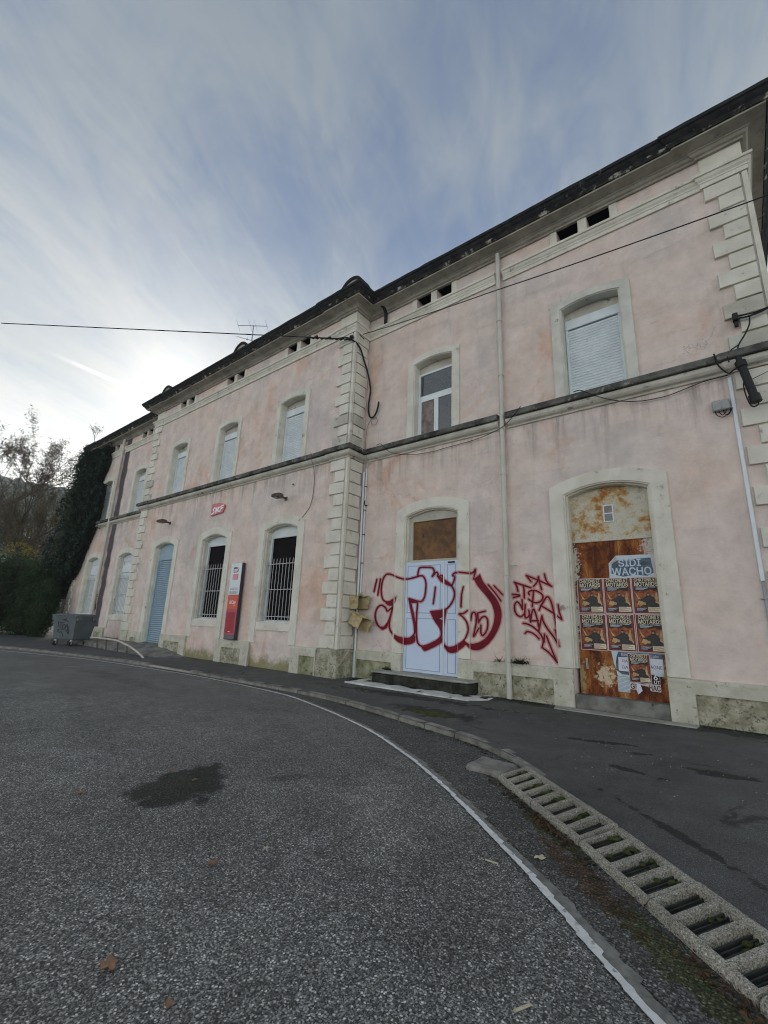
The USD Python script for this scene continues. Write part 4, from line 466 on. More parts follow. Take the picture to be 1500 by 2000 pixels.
drain = thing('drain_kerb', 'run of grey concrete kerb drain blocks with open slots beside the gutter', 'drain')
def local_mesh(m, o, t):
    n = np.array([-t[1], t[0]]); T = np.eye(4); T[:2, 0] = t; T[:2, 1] = n; T[:2, 3] = o; m = m.copy(); m.apply_transform(T); return m
TOP, TILT = 0.050, 0.26
def tilted(m):
    m.vertices = np.array(m.vertices) + np.clip(np.array(m.vertices)[:, [1]], 0, 1) * [0, 0, TILT]; return m
for i in range(len(GF) - 1):
    a, b = GF[i], GF[i + 1]; L_ = np.linalg.norm(b - a); t = (b - a) / L_
    W_ = 0.325; g = .008; pitch = (L_ - .02) / 4
    holes = [sbox(.036 + j * pitch, .036, .036 + j * pitch + .122, .287) for j in range(4)]
    top = Polygon([(g, .018), (L_ - g, .018), (L_ - g, W_), (g, W_)])
    for h in holes: top = top.difference(h.buffer(.008).buffer(-.0) if False else h)
    plate = trimesh.creation.extrude_polygon(top, .14, engine='earcut'); plate.apply_translation([0, 0, TOP - .14])
    back = bx(g, L_ - g, W_ - .02, W_ + .012, -.12, TOP - .006)
    nose = trimesh.creation.extrude_polygon(Polygon([(-.006, -.09), (-.001, TOP - .026), (.005, TOP - .010), (.017, TOP - .001), (.03, TOP - .004), (.03, -.09)]), L_ - 2 * g, engine='earcut')
    T = np.array([[0, 0, 1, g], [1, 0, 0, 0], [0, 1, 0, 0], [0, 0, 0, 1.0]]); nose.apply_transform(T); nose.fix_normals()
    dz = 0.005 * math.sin(i * 2.3)
    parts = [rough(tilted(q), .0025, 30, .05, i) for q in (plate, nose, back)]
    blk = obj('drain_block', [local_mesh(q.apply_translation([0, 0, dz]), a, t) for q in parts], 'drain_concrete', drain)
    ribs = []
    for h in holes:
        x0, y0, x1, y1 = h.bounds
        ribs.append(tilted(bx(x0, x1, y0, y1, -.05, TOP - .062)))
        for r in range(4):
            xr = x0 + .012 + r * .030; ribs.append(tilted(bx(xr, xr + .009, y0, y1, -.05, TOP - .030)))
    obj('slot_floor', [local_mesh(r, a, t) for r in ribs], 'slot_floor', blk)
    tuft = []
    for h in holes:
        x0, y0, x1, y1 = h.bounds
        for _ in range(random.choice([0, 3, 7, 12])):
            m = trimesh.creation.icosphere(1, random.uniform(.010, .022)); m.apply_scale([1, 1.3, .6]); yy = y1 - .015 - abs(random.gauss(0, .06))
            if yy > y0 + .01: m.apply_translation([random.uniform(x0 + .01, x1 - .01), yy, TOP - .022]); m.vertices = np.array(m.vertices) + [0, 0, yy * TILT]; tuft.append(m)
    if tuft: obj('slot_moss', [local_mesh(rough(r, .005, 60, None, 1), a, t) for r in tuft], 'moss', blk, smooth=True, kind='stuff')

LINE = curve([(-44, -12.9), (-30, -6.8), (-24.5, -5.2), (-21.87, -4.36), (-19.25, -3.62), (-16.75, -3.02), (-13.7, -2.72), (-10.87, -2.55), (-8.07, -2.68), (-6.69, -2.99), (-4.79, -3.69), (-3.49, -4.40), (-2.65, -4.97), (-2.11, -5.39), (-1.55, -5.86), (-1.155, -6.20), (-0.82, -6.52), (-0.515, -6.80), (0.1, -7.36), (1.2, -8.4)], .022)
def strip(P, o0, o1, jag0, jag1, z, seed, per=.11):
    """a painted band whose edges break off in teeth"""
    t = np.gradient(P, axis=0); t /= np.linalg.norm(t, axis=1, keepdims=True); n = np.stack([-t[:, 1], t[:, 0]], 1)
    s = np.r_[0, np.cumsum(np.linalg.norm(np.diff(P, axis=0), axis=1))]; r = np.random.default_rng(seed)
    def teeth(p):
        c = np.cumsum(r.uniform(.45, 1.7, int(s[-1] / p) + 8) * p); k = np.searchsorted(c, s); lo = np.r_[0, c][k]; u = (s - lo) / (c[k] - lo)
        return (r.uniform(-1, 1, len(c))[k] * .8 + (u - .5) * 1.2)
    j0 = jag0 * teeth(per) + jag0 * r.normal(0, .15, len(s)); j1 = jag1 * teeth(per * 1.3) + jag1 * r.normal(0, .15, len(s))
    A = P + n * (o0 + j0)[:, None]; B = P + n * (o1 + j1)[:, None]; k = len(P)
    V = np.column_stack([np.vstack([A, B]), np.full(2 * k, z)])
    return trimesh.Trimesh(V, [f for i in range(k - 1) for f in ((i, i + 1, k + i + 1), (i, k + i + 1, k + i))], process=False)
near = LINE[LINE[:, 0] > -8.5]
obj('worn_line_crust', strip(near, .0, .105, .0, .024, .007, 4, .2), 'road_crust', kind='structure')
obj('road_line', strip(LINE, .0, .046, .007, .010, .0095, 5), 'road_paint', kind='structure')
gut = Polygon(np.vstack([LINE[(LINE[:, 0] > -14)] + [.05, .10], [(1.35, -8.02)], GF[::-1], [(-2.5, -4.3)], KERB[(KERB[:, 0] > -13)][::-1]])).buffer(0)
obj('gutter', sheet(gut, .0045), 'gutter_asphalt', kind='structure')

# ------------------------------------------------------------------ the station building
YC = -0.62; XL, XC0, XC1, XR = -30.2, -20.93, -8.28, 1.02
B = thing('station_building', 'long pale pink two-storey station building with cream quoins and shuttered windows', 'building')
WINX = {'R': (-5.88, -1.86), 'C': (-18.25, -14.62, -10.93), 'L': (-27.34, -23.35)}
def openings(x, kind):
    return arch(x, .785 if kind == 'door' else .775, .10 if kind == 'door' else 1.42, 4.25, 4.41)
UP = lambda x: arch(x, .615, 6.40, 8.645, 8.735)
def vents(x): return [rect(x - .575, x - .10, 10.455, 11.2), rect(x + .10, x + .575, 10.455, 11.2)]
KIND = {-5.88: 'door', -1.86: 'door', -18.25: 'door', -14.62: 'win', -10.93: 'win', -27.34: 'win', -23.35: 'win'}
def wall(x0, x1, y, xs):
    p = rect(x0, x1, -.15, 10.95)
    for x in xs:
        p = p.difference(openings(x, KIND[x])).difference(UP(x))
        for v in vents(x): p = p.difference(v)
    return extr(p, y, y + .42)
obj('wall', [wall(XC1, XR, 0, WINX['R'])], 'plaster', B)
obj('wall', [wall(XC0, XC1, YC, WINX['C']), bx(XC1 - .3, XC1, YC + .42, .5, -.15, 10.95), bx(XC0, XC0 + .3, YC + .42, .5, -.15, 10.95)], 'plaster', B)
obj('wall', [wall(XL, XC0, 0, WINX['L'])], 'plaster', B)
obj('wall', [bx(XR - .42, XR, .42, 9.0, -.15, 10.95), bx(XL, XL + .42, .42, 9.0, -.15, 10.95), bx(XL, XR, 9.0, 9.4, -.15, 10.95)], 'plaster', B)
obj('floor_slab', [bx(XL + .43, XR - .43, .45, 8.98, 5.6, 5.9), bx(XL + .43, XR - .43, .45, 8.98, 10.1, 10.3), bx(XC0 + .32, XC1 - .32, YC + .43, .44, 5.6, 5.9), bx(XC0 + .32, XC1 - .32, YC + .43, .44, 10.1, 10.3), bx(XL + .43, XR - .43, 2.2, 2.3, -.1, 10.9)], 'dark_gap', B)

# pilasters, mouldings; bumps where they break round the corner pilasters
b = .035
def front(bump=True):
    q = b if bump else 0.0
    return [(XL - q, 9), (XL - q, -q), (XL + .64, -q), (XL + .64, 0), (XC0 - q, 0), (XC0 - q, YC - q), (XC0 + .66, YC - q), (XC0 + .66, YC), (XC1 - .66, YC), (XC1 - .66, YC - q), (XC1 + q, YC - q), (XC1 + q, 0)], [(XR - .64, 0), (XR - .64, -q), (XR + q, -q), (XR + q, 9)]
def runs(gap):
    """left part and right part, broken by gaps (x0, x1) where the downpipes run"""
    A, Z = front(); (g0, g1), (h0, h1) = gap
    left = A[:4]; 
    return [A[:3] + [(XL + .64, 0), (g0, 0)], [(g1, 0)] + A[4:] + [(h0, 0)], [(h1, 0)] + Z]
PIPES = ((-26.06, -25.82), (-4.0, -3.80))
string = [(-.02, 6.05), (.035, 6.05), (.035, 6.09), (.055, 6.10), (.10, 6.115), (.138, 6.155), (.146, 6.20), (.125, 6.245), (.10, 6.255), (.10, 6.30), (-.02, 6.30)]
scap = [(.09, 6.262), (.185, 6.262), (.195, 6.275), (.195, 6.375), (.175, 6.40), (-.02, 6.425), (-.02, 6.304), (.09, 6.304)]
upper = [(-.02, 10.12), (.038, 10.12), (.038, 10.215), (.052, 10.222), (.052, 10.25), (.06, 10.262), (.085, 10.29), (.10, 10.345), (.128, 10.352), (.128, 10.41), (.10, 10.435), (-.02, 10.45)]
soff = [(-.02, 10.84), (.05, 10.84), (.055, 10.885), (.10, 10.90), (.135, 10.945), (.16, 10.95), (.165, 10.975), (.34, 11.005), (.40, 11.01), (.40, 11.05), (-.02, 11.15)]
edge = [(.36, 11.054), (.43, 11.054), (.442, 11.085), (.45, 11.09), (.475, 11.118), (.475, 11.124), (.30, 11.124)]
cyma = [(.36, 11.128), (.478, 11.128), (.53, 11.175), (.555, 11.23), (.585, 11.24), (.585, 11.318), (.56, 11.338), (.2, 11.40), (.2, 11.13)]
for r in runs(PIPES):
    obj('string_course', sweep(r, string), 'stone_dirty', B); obj('string_cap', sweep(r, scap), 'lichen_stone', B)
    obj('upper_moulding', sweep(r, upper), 'stone', B)
A_, Z_ = front()
def jag(m, amp, seed):
    m = rough(m, amp, 5.0, .35, seed); return m
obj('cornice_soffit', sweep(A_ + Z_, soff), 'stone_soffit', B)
obj('cornice_edge', jag(sweep(A_ + Z_, edge), .010, 9), 'cornice_edge', B)
obj('cornice_gutter', jag(sweep(A_ + Z_, cyma), .016, 8), 'cornice_black', B)

def roof():
    z0, zr = 11.30, 13.3; e = .56
    V = [(XL - e, -e, z0), (XR + e, -e, z0), (XR + e, 9.9, z0), (XL - e, 9.9, z0), (XL + 4.6, 4.6, zr), (XR - 4.6, 4.6, zr)]
    main = trimesh.Trimesh(V, [(0, 1, 5), (0, 5, 4), (1, 2, 5), (2, 3, 4), (2, 4, 5), (3, 0, 4), (0, 2, 1), (0, 3, 2)], process=False)
    V = [(XC0 - e, YC - e, z0), (XC1 + e, YC - e, z0), (XC1 + e, 4.6, z0), (XC0 - e, 4.6, z0), (XC0 + 4.6, 4.6, zr + .1), (XC1 - 4.6, 4.6, zr + .1)]
    proj = trimesh.Trimesh(V, [(0, 1, 5), (0, 5, 4), (1, 2, 5), (3, 0, 4), (2, 3, 4), (2, 4, 5)], process=False)
    return cat([main, proj])
obj('roof', roof(), 'roof_tile', B)
for x in (XC0 + .33, -14.6, XC1 - .33):                       # half-round blocks standing on the parapet
    d = extr(Polygon([(x - .46, 11.3)] + [(x + .46 * math.cos(t), 11.78 + .46 * math.sin(t)) for t in np.linspace(math.pi, 0, 17)] + [(x + .46, 11.3)]), -.60, -.30)
    r_ = extr(Polygon([(x + .50 * math.cos(t), 11.78 + .50 * math.sin(t)) for t in np.linspace(math.pi, 0, 17)] + [(x + .40 * math.cos(t), 11.78 + .40 * math.sin(t)) for t in np.linspace(0, math.pi, 17)]), -.64, -.26)
    k_ = obj('acroterion', d, 'stone_soffit', B); obj('rim', r_, 'cornice_black', k_)

def quoin(xc, yc, z, h, wf, ws, sx):
    """one corner stone: front face running from the corner (sx: +1 the corner is on the right), side face running back, corner bead"""
    g, p = .024, .062
    def face(u0, u1):
        o, i = 0.0, .014
        P = [(u0, 0, z + g * .6), (u1, 0, z + g * .6), (u1, 0, z + h - g * .4), (u0, 0, z + h - g * .4)]
        Q = [(u0 + i, p, z + g * .6 + .002), (u1 - i, p, z + g * .6 + .002), (u1 - i, p, z + h - g * .4 - i), (u0 + i, p, z + h - g * .4 - i)]
        return np.array(P + Q)
    f = face(.055, wf); s = face(.055, ws)
    m = [hull(np.stack([xc - sx * f[:, 0], yc - f[:, 1], f[:, 2]], 1)), hull(np.stack([xc + sx * s[:, 1], yc + s[:, 0], s[:, 2]], 1))]
    m.append(bx(xc - sx * .034, xc + sx * .048, yc - .048, yc + .034, z, z + h))
    return cat(m)
def corner(xc, yc, sx, ws_long, ws_short):
    x0 = xc - sx * .44
    obj('pilaster', [bx(x0, xc + sx * .006, yc - .006, yc + ws_short + .02, .82, 6.06), bx(x0, xc + sx * .006, yc - .006, yc + ws_short + .02, 6.40, 10.13)], 'stone', B)
    obj('pilaster_block', [bx(xc - sx * .64, xc + sx * .03, yc - .03, yc + ws_long, 10.44, 10.85)], 'stone', B)
    for zb, n, h in ((.835, 15, (6.05 - .835) / 15), (6.43, 11, (10.115 - 6.43) / 11)):
        for k in range(n):
            lg = k % 2 == 0
            obj('quoin', quoin(xc, yc, zb + k * h, h, .64 if lg else .44, ws_long if lg else ws_short, sx), 'stone' if not (zb > 6 and k in (0, 2)) else 'stone_dirty', B)
corner(XC1, YC, 1, .575, .50); corner(XC0, YC, -1, .575, .50); corner(XR, 0, 1, .62, .44); corner(XL, 0, -1, .62, .44)

# plinth: capped frame with a sunk rough panel
def plinth(x0, x1, y, panels, mat='plinth_rough', seed=0):
    p = rect(x0, x1, -.1, .775)
    for a, c in panels: p = p.difference(rect(a, c, -.2, .60))
    k = obj('plinth', [extr(p, y - .07, y + .1), hull([(x, y_, z) for x in (x0, x1) for y_, z in ((y - .07, .776), (y + .05, .776), (y - .055, .822), (y + .05, .835))])], 'plinth_cap', B)
    for i, (a, c) in enumerate(panels):
        m = bx(a, c, y - .035, y + .06, -.1, .598)
        obj('panel_stone', rough(m, .016, 6.0, .09, seed + i), mat, k)
plinth(-1.128, XR + .07, 0, [(-.76, .38)], seed=1); plinth(-5.10, -2.66, 0, [(-4.72, -3.02)], seed=2); plinth(XC1 + .08, -6.66, 0, [(-8.1, -6.95)], 'plinth_green', seed=3)
k_ = obj('plinth', rough(bev(XC1 - .68, XC1 + .075, YC - .075, .1, -.1, .83, .012), .012, 5, .12, 4), 'plinth_rough', B)
plinth(-9.98, XC1 - .69, YC, [(-9.62, -9.02)], 'plinth_green', seed=5); plinth(-13.68, -11.9, YC, [(-13.33, -12.3)], seed=6); plinth(-17.45, -15.6, YC, [(-17.1, -16.0)], seed=7)
plinth(-20.2, -19.06, YC, [(-19.95, -19.4)], seed=8); obj('plinth', rough(bev(XC0 - .07, XC0 + .66, YC - .075, .1, -.1, .83, .012), .012, 5, .12, 9), 'plinth_cap', B)
plinth(-25.7, -24.35, 0, [(-25.4, -24.7)], seed=10); plinth(-29.5, -28.4, 0, [(-29.2, -28.7)], seed=11)
obj('plinth_side', rough(bev(XR, XR + .07, .0, 9, -.1, .83, .012), .01, 4, .3, 12), 'plinth_cap', B)

# window and door surrounds (each is the parent of what fills it)
def surround_lo(x, y, name, zb):
    o = arch(x, 1.065, zb, 4.43, 4.665, 18); i = arch(x, .79, zb - .1, 4.25, 4.415, 18)
    ring = extr(o.difference(i), y - .04, y + .02)
    i2 = arch(x, .755, zb - .2, 4.235, 4.39, 18); i3 = arch(x, .72, zb - .2, 4.215, 4.365, 18)
    return obj(name, [ring, extr(i.intersection(rect(x - 2, x + 2, zb, 5)).difference(i2), y - .018, y + .42), extr(i2.intersection(rect(x - 2, x + 2, zb, 5)).difference(i3), y + .05, y + .40)], 'stone', B), i3
def surround_up(x, y, dirty):
    o = arch(x, .815, 6.41, 8.785, 8.92, 16); i = arch(x, .618, 6.3, 8.645, 8.735, 16); i2 = arch(x, .585, 6.3, 8.63, 8.715, 16)
    return obj('window', [extr(o.difference(i), y - .04, y + .02), extr(i.intersection(rect(x - 2, x + 2, 6.41, 9)).difference(i2), y - .015, y + .40)], 'stone_mid' if dirty else 'stone', B), i2
def shutter_up(x, y, w, dirty=False):
    """white roller shutter with its box, side guides and curtain"""
    yb = y + .20
    obj('lintel_fill', extr(arch(x, .58, 8.44, 8.62, 8.71), yb + .03, yb + .1), 'stone_dirty', w)
    obj('shutter_box', bev(x - .575, x + .575, yb - .02, yb + .1, 8.20, 8.438, .01), 'shutter_white', w)
    for s_ in (-1, 1): obj('guide_rail', bev(x + s_ * .545 - .03, x + s_ * .545 + .03, yb - .012, yb + .06, 6.43, 8.196, .006), 'shutter_white', w)
    n = 26; h = (8.185 - 6.44) / n; prof = []
    for q in range(n): prof += [(6.44 + q * h, .022), (6.44 + q * h + h * .10, .0), (6.44 + q * h + h * .76, -.010), (6.44 + q * h + h * .80, .022)]
    V = []; 
    for z, d in prof: V += [(x - .514, yb + .02 + d, z), (x + .514, yb + .02 + d, z)]
    k = len(prof); obj('shutter_curtain', trimesh.Trimesh(np.array(V), [f for i in range(k - 1) for f in ((2 * i, 2 * i + 1, 2 * i + 3), (2 * i, 2 * i + 3, 2 * i + 2))], process=False), 'shutter_white', w)
    obj('sill', bev(x - .6, x + .6, y - .10, y + .3, 6.405, 6.44, .008), 'stone_dirty', w)
for bay, y in (('R', 0), ('C', YC), ('L', 0)):
    for x in WINX[bay]:
        w, hole = surround_up(x, y, x == -1.86)
        obj('back_board', bx(x - .62, x + .62, y + .43, y + .45, 6.35, 8.8), 'dark_gap', w)
        if x != -5.88: shutter_up(x, y, w); continue
        # the glazed one: transom pane above, boarded casement left, glazed casement right
        yb = y + .20; X0, X1 = x - .585, x + .585
        obj('lintel_fill', extr(arch(x, .58, 8.42, 8.62, 8.71), yb + .03, yb + .1), 'stone_dirty', w)
        fr = rect(X0, X1, 6.43, 8.42).difference(rect(X0 + .05, X1 - .05, 7.72, 8.37)).difference(rect(X0 + .05, X1 - .05, 6.48, 7.60))
        obj('frame', extr(fr, yb - .02, yb + .06), 'pvc', w)
        for s_ in (0, 1):
            a, c = (X0 + .055, x - .005) if s_ == 0 else (x + .005, X1 - .055)
            f_ = obj('casement', extr(rect(a, c, 6.485, 7.595).difference(rect(a + .055, c - .055, 6.54, 7.54)), yb - .032, yb + .03), 'pvc', w)
            if s_ == 0: obj('board', rough(bx(a + .056, c - .056, yb - .012, yb + .01, 6.54, 7.54), .003, 9, .1), 'grey_wood', f_)
            else: obj('pane', bx(a + .056, c - .056, yb, yb + .012, 6.54, 7.54), 'glass', f_)
        obj('pane', bx(X0 + .05, X1 - .05, yb + .01, yb + .022, 7.72, 8.37), 'glass', w)
        obj('blind', bx(X0 + .09, X1 - .03, yb + .12, yb + .13, 6.45, 8.40), 'blind', w)
        obj('sill', bev(x - .6, x + .6, y - .10, y + .3, 6.405, 6.43, .008), 'stone_dirty', w)
    for x in WINX[bay]:                                            # paired attic vents
        j = obj('attic_vent', bev(x - .098, x + .098, y - .022, y + .44, 10.45, 10.845, .008), 'stone', B)
        for s_ in (-1, 1):
            obj('vent_jamb', bev(x + s_ * .659 - .082, x + s_ * .659 + .082, y - .022, y + .44, 10.45, 10.845, .008), 'stone', j); obj('vent_hood', bx(x + s_ * .337 - .25, x + s_ * .337 + .25, y + .02, y + .5, 10.852, 10.87), 'dark_gap', j)
            obj('vent_back', bx(x + s_ * .337 - .25, x + s_ * .337 + .25, y + .46, y + .48, 10.4, 10.95), 'dark_gap', j)

# ground floor, central bay: two barred windows and the blue roller shutter; left wing: two barred windows
def barred(x, y, dark):
    w, hole = surround_lo(x, y, 'barred_window', .835)
    obj('apron', [bev(x - .785, x + .785, y - .03, y + .3, 1.19, 1.418, .01)], 'stone', w)
    obj('sill', [bev(x - .70, x + .70, y + .03, y + .3, 1.42, 1.455, .008)], 'concrete_white' if dark else 'stone', w)
    fr = hole.intersection(rect(x - 1, x + 1, 1.44, 5)); inner = rect(x - .64, x + .64, 1.5, 4.02)
    obj('window_frame', extr(fr.difference(inner), y + .20, y + .26), 'frame_white', w)
    if dark: obj('dark_panel', [bx(x - .65, x + .65, y + .255, y + .275, 1.48, 4.03)], 'dark_panel', w)
    else:
        obj('shutter_box', bev(x - .63, x + .63, y + .17, y + .25, 3.48, 3.82, .01), 'shutter_white', w)
        obj('closed_shutter', rough(bx(x - .65, x + .65, y + .235, y + .255, 1.48, 4.03), .002, 5, .3), 'shutter_white', w)
    g = obj('grille', [bx(x - .75, x + .75, y + .105, y + .125, z - .011, z + .011) for z in (1.60, 2.40, 3.18)], 'bar_paint', w)
    for q in range(10):
        xb = x - .675 + q * .15
        obj('bar', cat([cyl((xb, y + .115, 1.46), (xb, y + .115, 3.31), .0105, 6), cyl((xb, y + .115, 3.31), (xb, y + .115, 3.36), .0105, 6, .001)]), 'bar_paint', g)
barred(-10.93, YC, True); barred(-14.62, YC, True); barred(-23.35, 0, False); barred(-27.34, 0, False)
w, hole = surround_lo(-18.25, YC, 'shuttered_door', .40)
yb = YC + .20; x = -18.25
obj('fanlight_panel', extr(hole.intersection(rect(x - 1, x + 1, 3.77, 5)), yb - .01, yb + .04), 'blue_panel', w)
obj('shutter_frame', [bev(x - .72, x - .665, yb - .05, yb + .05, .40, 3.76, .006), bev(x + .665, x + .72, yb - .05, yb + .05, .40, 3.76, .006), bev(x - .72, x + .72, yb - .04, yb + .05, 3.70, 3.765, .006)], 'blue_metal', w)
n = 41; h = (3.69 - .42) / n
for q in range(n):
    z = .42 + q * h
    P = [(x + s_ * .66, yb + d, z + dz) for s_ in (-1, 1) for d, dz in ((.018, .004), (-.012, .012), (-.016, h * .5), (-.008, h - .012), (.018, h - .004))]
    obj('slat', hull(P), 'blue_slat', w)
obj('back_board', bx(x - .72, x + .72, yb + .03, yb + .05, .3, 3.78), 'dark_gap', w)

# the graffitied double door
x = -5.88; w, hole = surround_lo(x, 0, 'double_door', .835)
obj('transom_frame', extr(hole.intersection(rect(x - 1, x + 1, 3.06, 5)).difference(rect(x - .635, x + .64, 3.12, 4.12)), .13, .22), 'stone_dirty', w)
obj('boarded_fanlight', rough(bx(x - .64, x + .64, .17, .19, 3.10, 4.13), .003, 4, .15), 'plywood', w)
def leaf_door(x0, x1, y, z0, z1, splits, m, parent):
    d = obj('door_leaf', [bx(x0, x1, y, y + .05, z0, z1)], m, parent)
    for a, c in splits:                                           # raised panels
        obj('door_panel', extr(rect(x0 + .085, x1 - .085, a, c).difference(rect(x0 + .097, x1 - .097, a + .012, c - .012)), y - .0035, y + .004), 'text_grey', d)
        obj('door_panel', bx(x0 + .097, x1 - .097, y - .002, y + .004, a + .012, c - .012), m, d)
    return d
d0 = leaf_door(-6.655, -5.525, .022, .43, 3.045, [(.49, 1.68), (1.80, 2.96)], 'door_blue', w); d1 = leaf_door(-5.505, -5.118, .022, .43, 3.045, [(.49, 1.68), (1.80, 2.96)], 'door_blue', w)
for z in (.9, 1.75, 2.72): obj('hinge', cyl((-6.668, .0, z), (-6.668, .0, z + .13), .014, 8), 'grey_plastic', d0)
obj('astragal', bx(-5.53, -5.50, .006, .03, .43, 3.045), 'frame_white', d1)
obj('door_closer', bx(-5.40, -5.22, .0, .02, 2.985, 3.02), 'black_plastic', d1)
obj('door_jamb', [bx(-6.67, -6.655, .03, .2, .3, 3.06), bx(-5.118, -5.10, .03, .2, .3, 3.06), bx(-6.67, -5.1, .03, .2, 3.046, 3.06)], 'stone_dirty', w)

# the rusted door with posters
x = -1.86; w, hole = surround_lo(x, 0, 'rusted_door', .835); YD = .20
obj('upper_panel', extr(hole.intersection(rect(x - 1, x + 1, 3.30, 5)), YD, YD + .03), 'rust_panel', w)
obj('panel_rail', bev(x - .73, x + .735, YD - .02, YD + .03, 3.265, 3.31, .006), 'rust_panel', w)
d = obj('door_leaf', [bx(x - .73, x + .735, YD + .002, YD + .04, .385, 3.262)], 'rust_door', w)
obj('door_edge', [bev(x - .733, x - .70, YD - .012, YD + .02, .385, 3.262, .004), bev(x + .70, x + .735, YD - .012, YD + .02, .385, 3.262, .004)], 'rust_door', d)
hd = obj('handle_plate', bev(-2.475, -2.435, YD - .012, YD + .001, .83, 1.03, .004), 'grey_plastic', d); obj('handle', tube([(-2.455, YD - .01, .99), (-2.455, YD - .055, .985), (-2.45, YD - .06, .90)], .009, 6), 'steel', hd)
vg = obj('vent_grille', extr(rect(-1.955, -1.77, 3.64, 3.99).difference(rect(-1.935, -1.79, 3.66, 3.805)).difference(rect(-1.935, -1.79, 3.825, 3.97)), YD - .016, YD + .001), 'conduit', w)
for q in range(7):
    for z0 in (3.664, 3.829): obj('vent_slat', hull([(xx, YD - .012 + dy, z0 + q * .02 + dz) for xx in (-1.934, -1.791) for dy, dz in ((0, 0), (.003, .002), (.009, .013), (.011, .011))]), 'grey_plastic', vg)
obj('threshold', rough(bev(x - .79, x + .729, -.03, .3, -.05, .382, .015), .006, 5, .1, 5), 'concrete_grey', w)
obj('plinth_jamb', [rough(bev(x - .82, x - .79, -.06, .22, -.05, .82, .006), .004, 5, .1, 5)], 'plinth_cap', w)

# ------------------------------------------------------------------ steps, strips, ramp
st_ = thing('door_step', 'mossy dark concrete step on a pale slab below the graffitied blue door', 'step')
obj('slab', rough(hull([(-7.66, -.92, z) for z in (.05, .152)] + [(-4.35, -1.03, z) for z in (.05, .152)] + [(-4.12, -.60, z) for z in (.05, .15)] + [(-4.2, -.05, z) for z in (.05, .15)] + [(-7.68, -.05, z) for z in (.05, .15)]), .035, 3.0, .10, 3), 'concrete_white', st_)
obj('step_block', rough(bev(-7.20, -4.62, -.50, -.02, .14, .385, .03), .012, 5, .1, 4), 'concrete_step', st_)
obj('step_tread', rough(bev(-7.22, -4.60, -.52, .02, .38, .425, .015), .008, 6, .1, 5), 'concrete_worn', st_)
obj('threshold_strip', rough(hull([(-2.90, -.50, z) for z in (.1, .158)] + [(-.76, -.44, z) for z in (.1, .158)] + [(-.74, -.2, z) for z in (.1, .162)] + [(-2.95, -.2, z) for z in (.1, .162)]), .005, 5, .1, 6), 'concrete_worn', label='narrow pale concrete strip in the pavement before the rusted door', category='strip')

def ramp():
    V, N = [], 26
    xs = np.linspace(-23.0, -14.9, N)
    for x in xs:
        top = .09 + .37 * np.clip((x + 15.2) / -2.6, 0, 1) ** .8; tf = .02 + .30 * np.clip((x + 16.4) / -4.6, 0, 1)
        yf = -1.55 - .75 * np.clip((x + 17.9) / 2.8, 0, 1) ** 1.3
        V += [(x, YC + .1, -.05), (x, YC + .1, top), (x, yf + .06, tf + .02), (x, yf, tf), (x, yf - .03, -.05)]
    k = 5; Fc = []
    for i in range(N - 1):
        for j in range(k - 1):
            a, b_, c, e = i * k + j, i * k + j + 1, (i + 1) * k + j + 1, (i + 1) * k + j
            Fc += [(a, b_, c), (a, c, e)]
    for i in (0, (N - 1) * k): Fc += [(i, i + 1, i + 2), (i, i + 2, i + 3), (i, i + 3, i + 4)]
    m = trimesh.Trimesh(np.array(V), Fc, process=False); m.fix_normals(); return rough(m, .012, 3, .2, 2)
obj('concrete_ramp', ramp(), 'concrete_grey', label='cracked grey concrete ramp rising to the blue shuttered door', category='ramp')
rl = thing('ramp_handrail', 'low bent pale pipe rail along the edge of the concrete ramp', 'handrail')
obj('rail', tube([(-21.4, -1.60, .50), (-20.3, -1.64, .53), (-18.7, -1.72, .53), (-17.9, -1.76, .47), (-17.2, -1.80, .385), (-16.5, -1.83, .25), (-16.05, -1.85, .13), (-15.9, -1.86, .03)], .033, 10), 'rail_white', rl)
for xp, yp, zt in ((-20.6, -1.64, .52), (-19.6, -1.68, .53), (-18.4, -1.74, .51), (-17.5, -1.78, .42)): obj('post', cyl((xp, yp + .05, .05), (xp, yp, zt), .022, 8), 'lamp_brown', rl)

# ------------------------------------------------------------------ pipes, wires and fixings on the front
def downpipe(x, zb, zt, r, label, collars, mat='pipe', kick=None):
    t = thing('downpipe', label, 'pipe')
    y = -r - .05
    obj('pipe', cyl((x, y, zb), (x, y, zt), r, 18), mat, t, smooth=50)
    for z in collars: obj('collar', cyl((x, y, z), (x, y, z + .045), r + .012, 18), mat, t, smooth=50)
    for z in collars[::2]: obj('bracket', bx(x - .01, x + .01, y + r - .005, .01, z + .06, z + .085), 'grey_plastic', t)
    obj('outlet', cyl((x, y, zt - .05), (x, y - .0, zt + .12), r * .86, 14), 'black_plastic', t)
    return t
pR = downpipe(-3.90, .13, 10.93, .056, 'tall cream downpipe between the graffiti tag and the double door', [.86, 2.62, 4.9, 6.0, 7.4, 8.9])
obj('wall_pin', cyl((-3.83, -.08, 2.83), (-3.66, -.08, 2.83), .008, 6), 'grey_plastic', pR)
downpipe(-25.94, .30, 10.93, .07, 'cream downpipe beside a black damp streak near the ivy', [1.6, 3.9, 5.9, 8.1, 10.0])
pb = thing('downpipe', 'short black overflow pipe stub under the cornice in the building corner', 'pipe')
obj('pipe', [cyl((-7.58, -.07, 10.46), (-7.58, -.07, 10.86), .05, 12), tube([(-7.58, -.07, 10.84), (-7.60, -.2, 11.0), (-7.75, -.42, 11.12)], .05, 10)], 'black_plastic', pb)
pc = thing('service_pipes', 'pair of thin white service pipes running down the inner corner of the building', 'pipe')
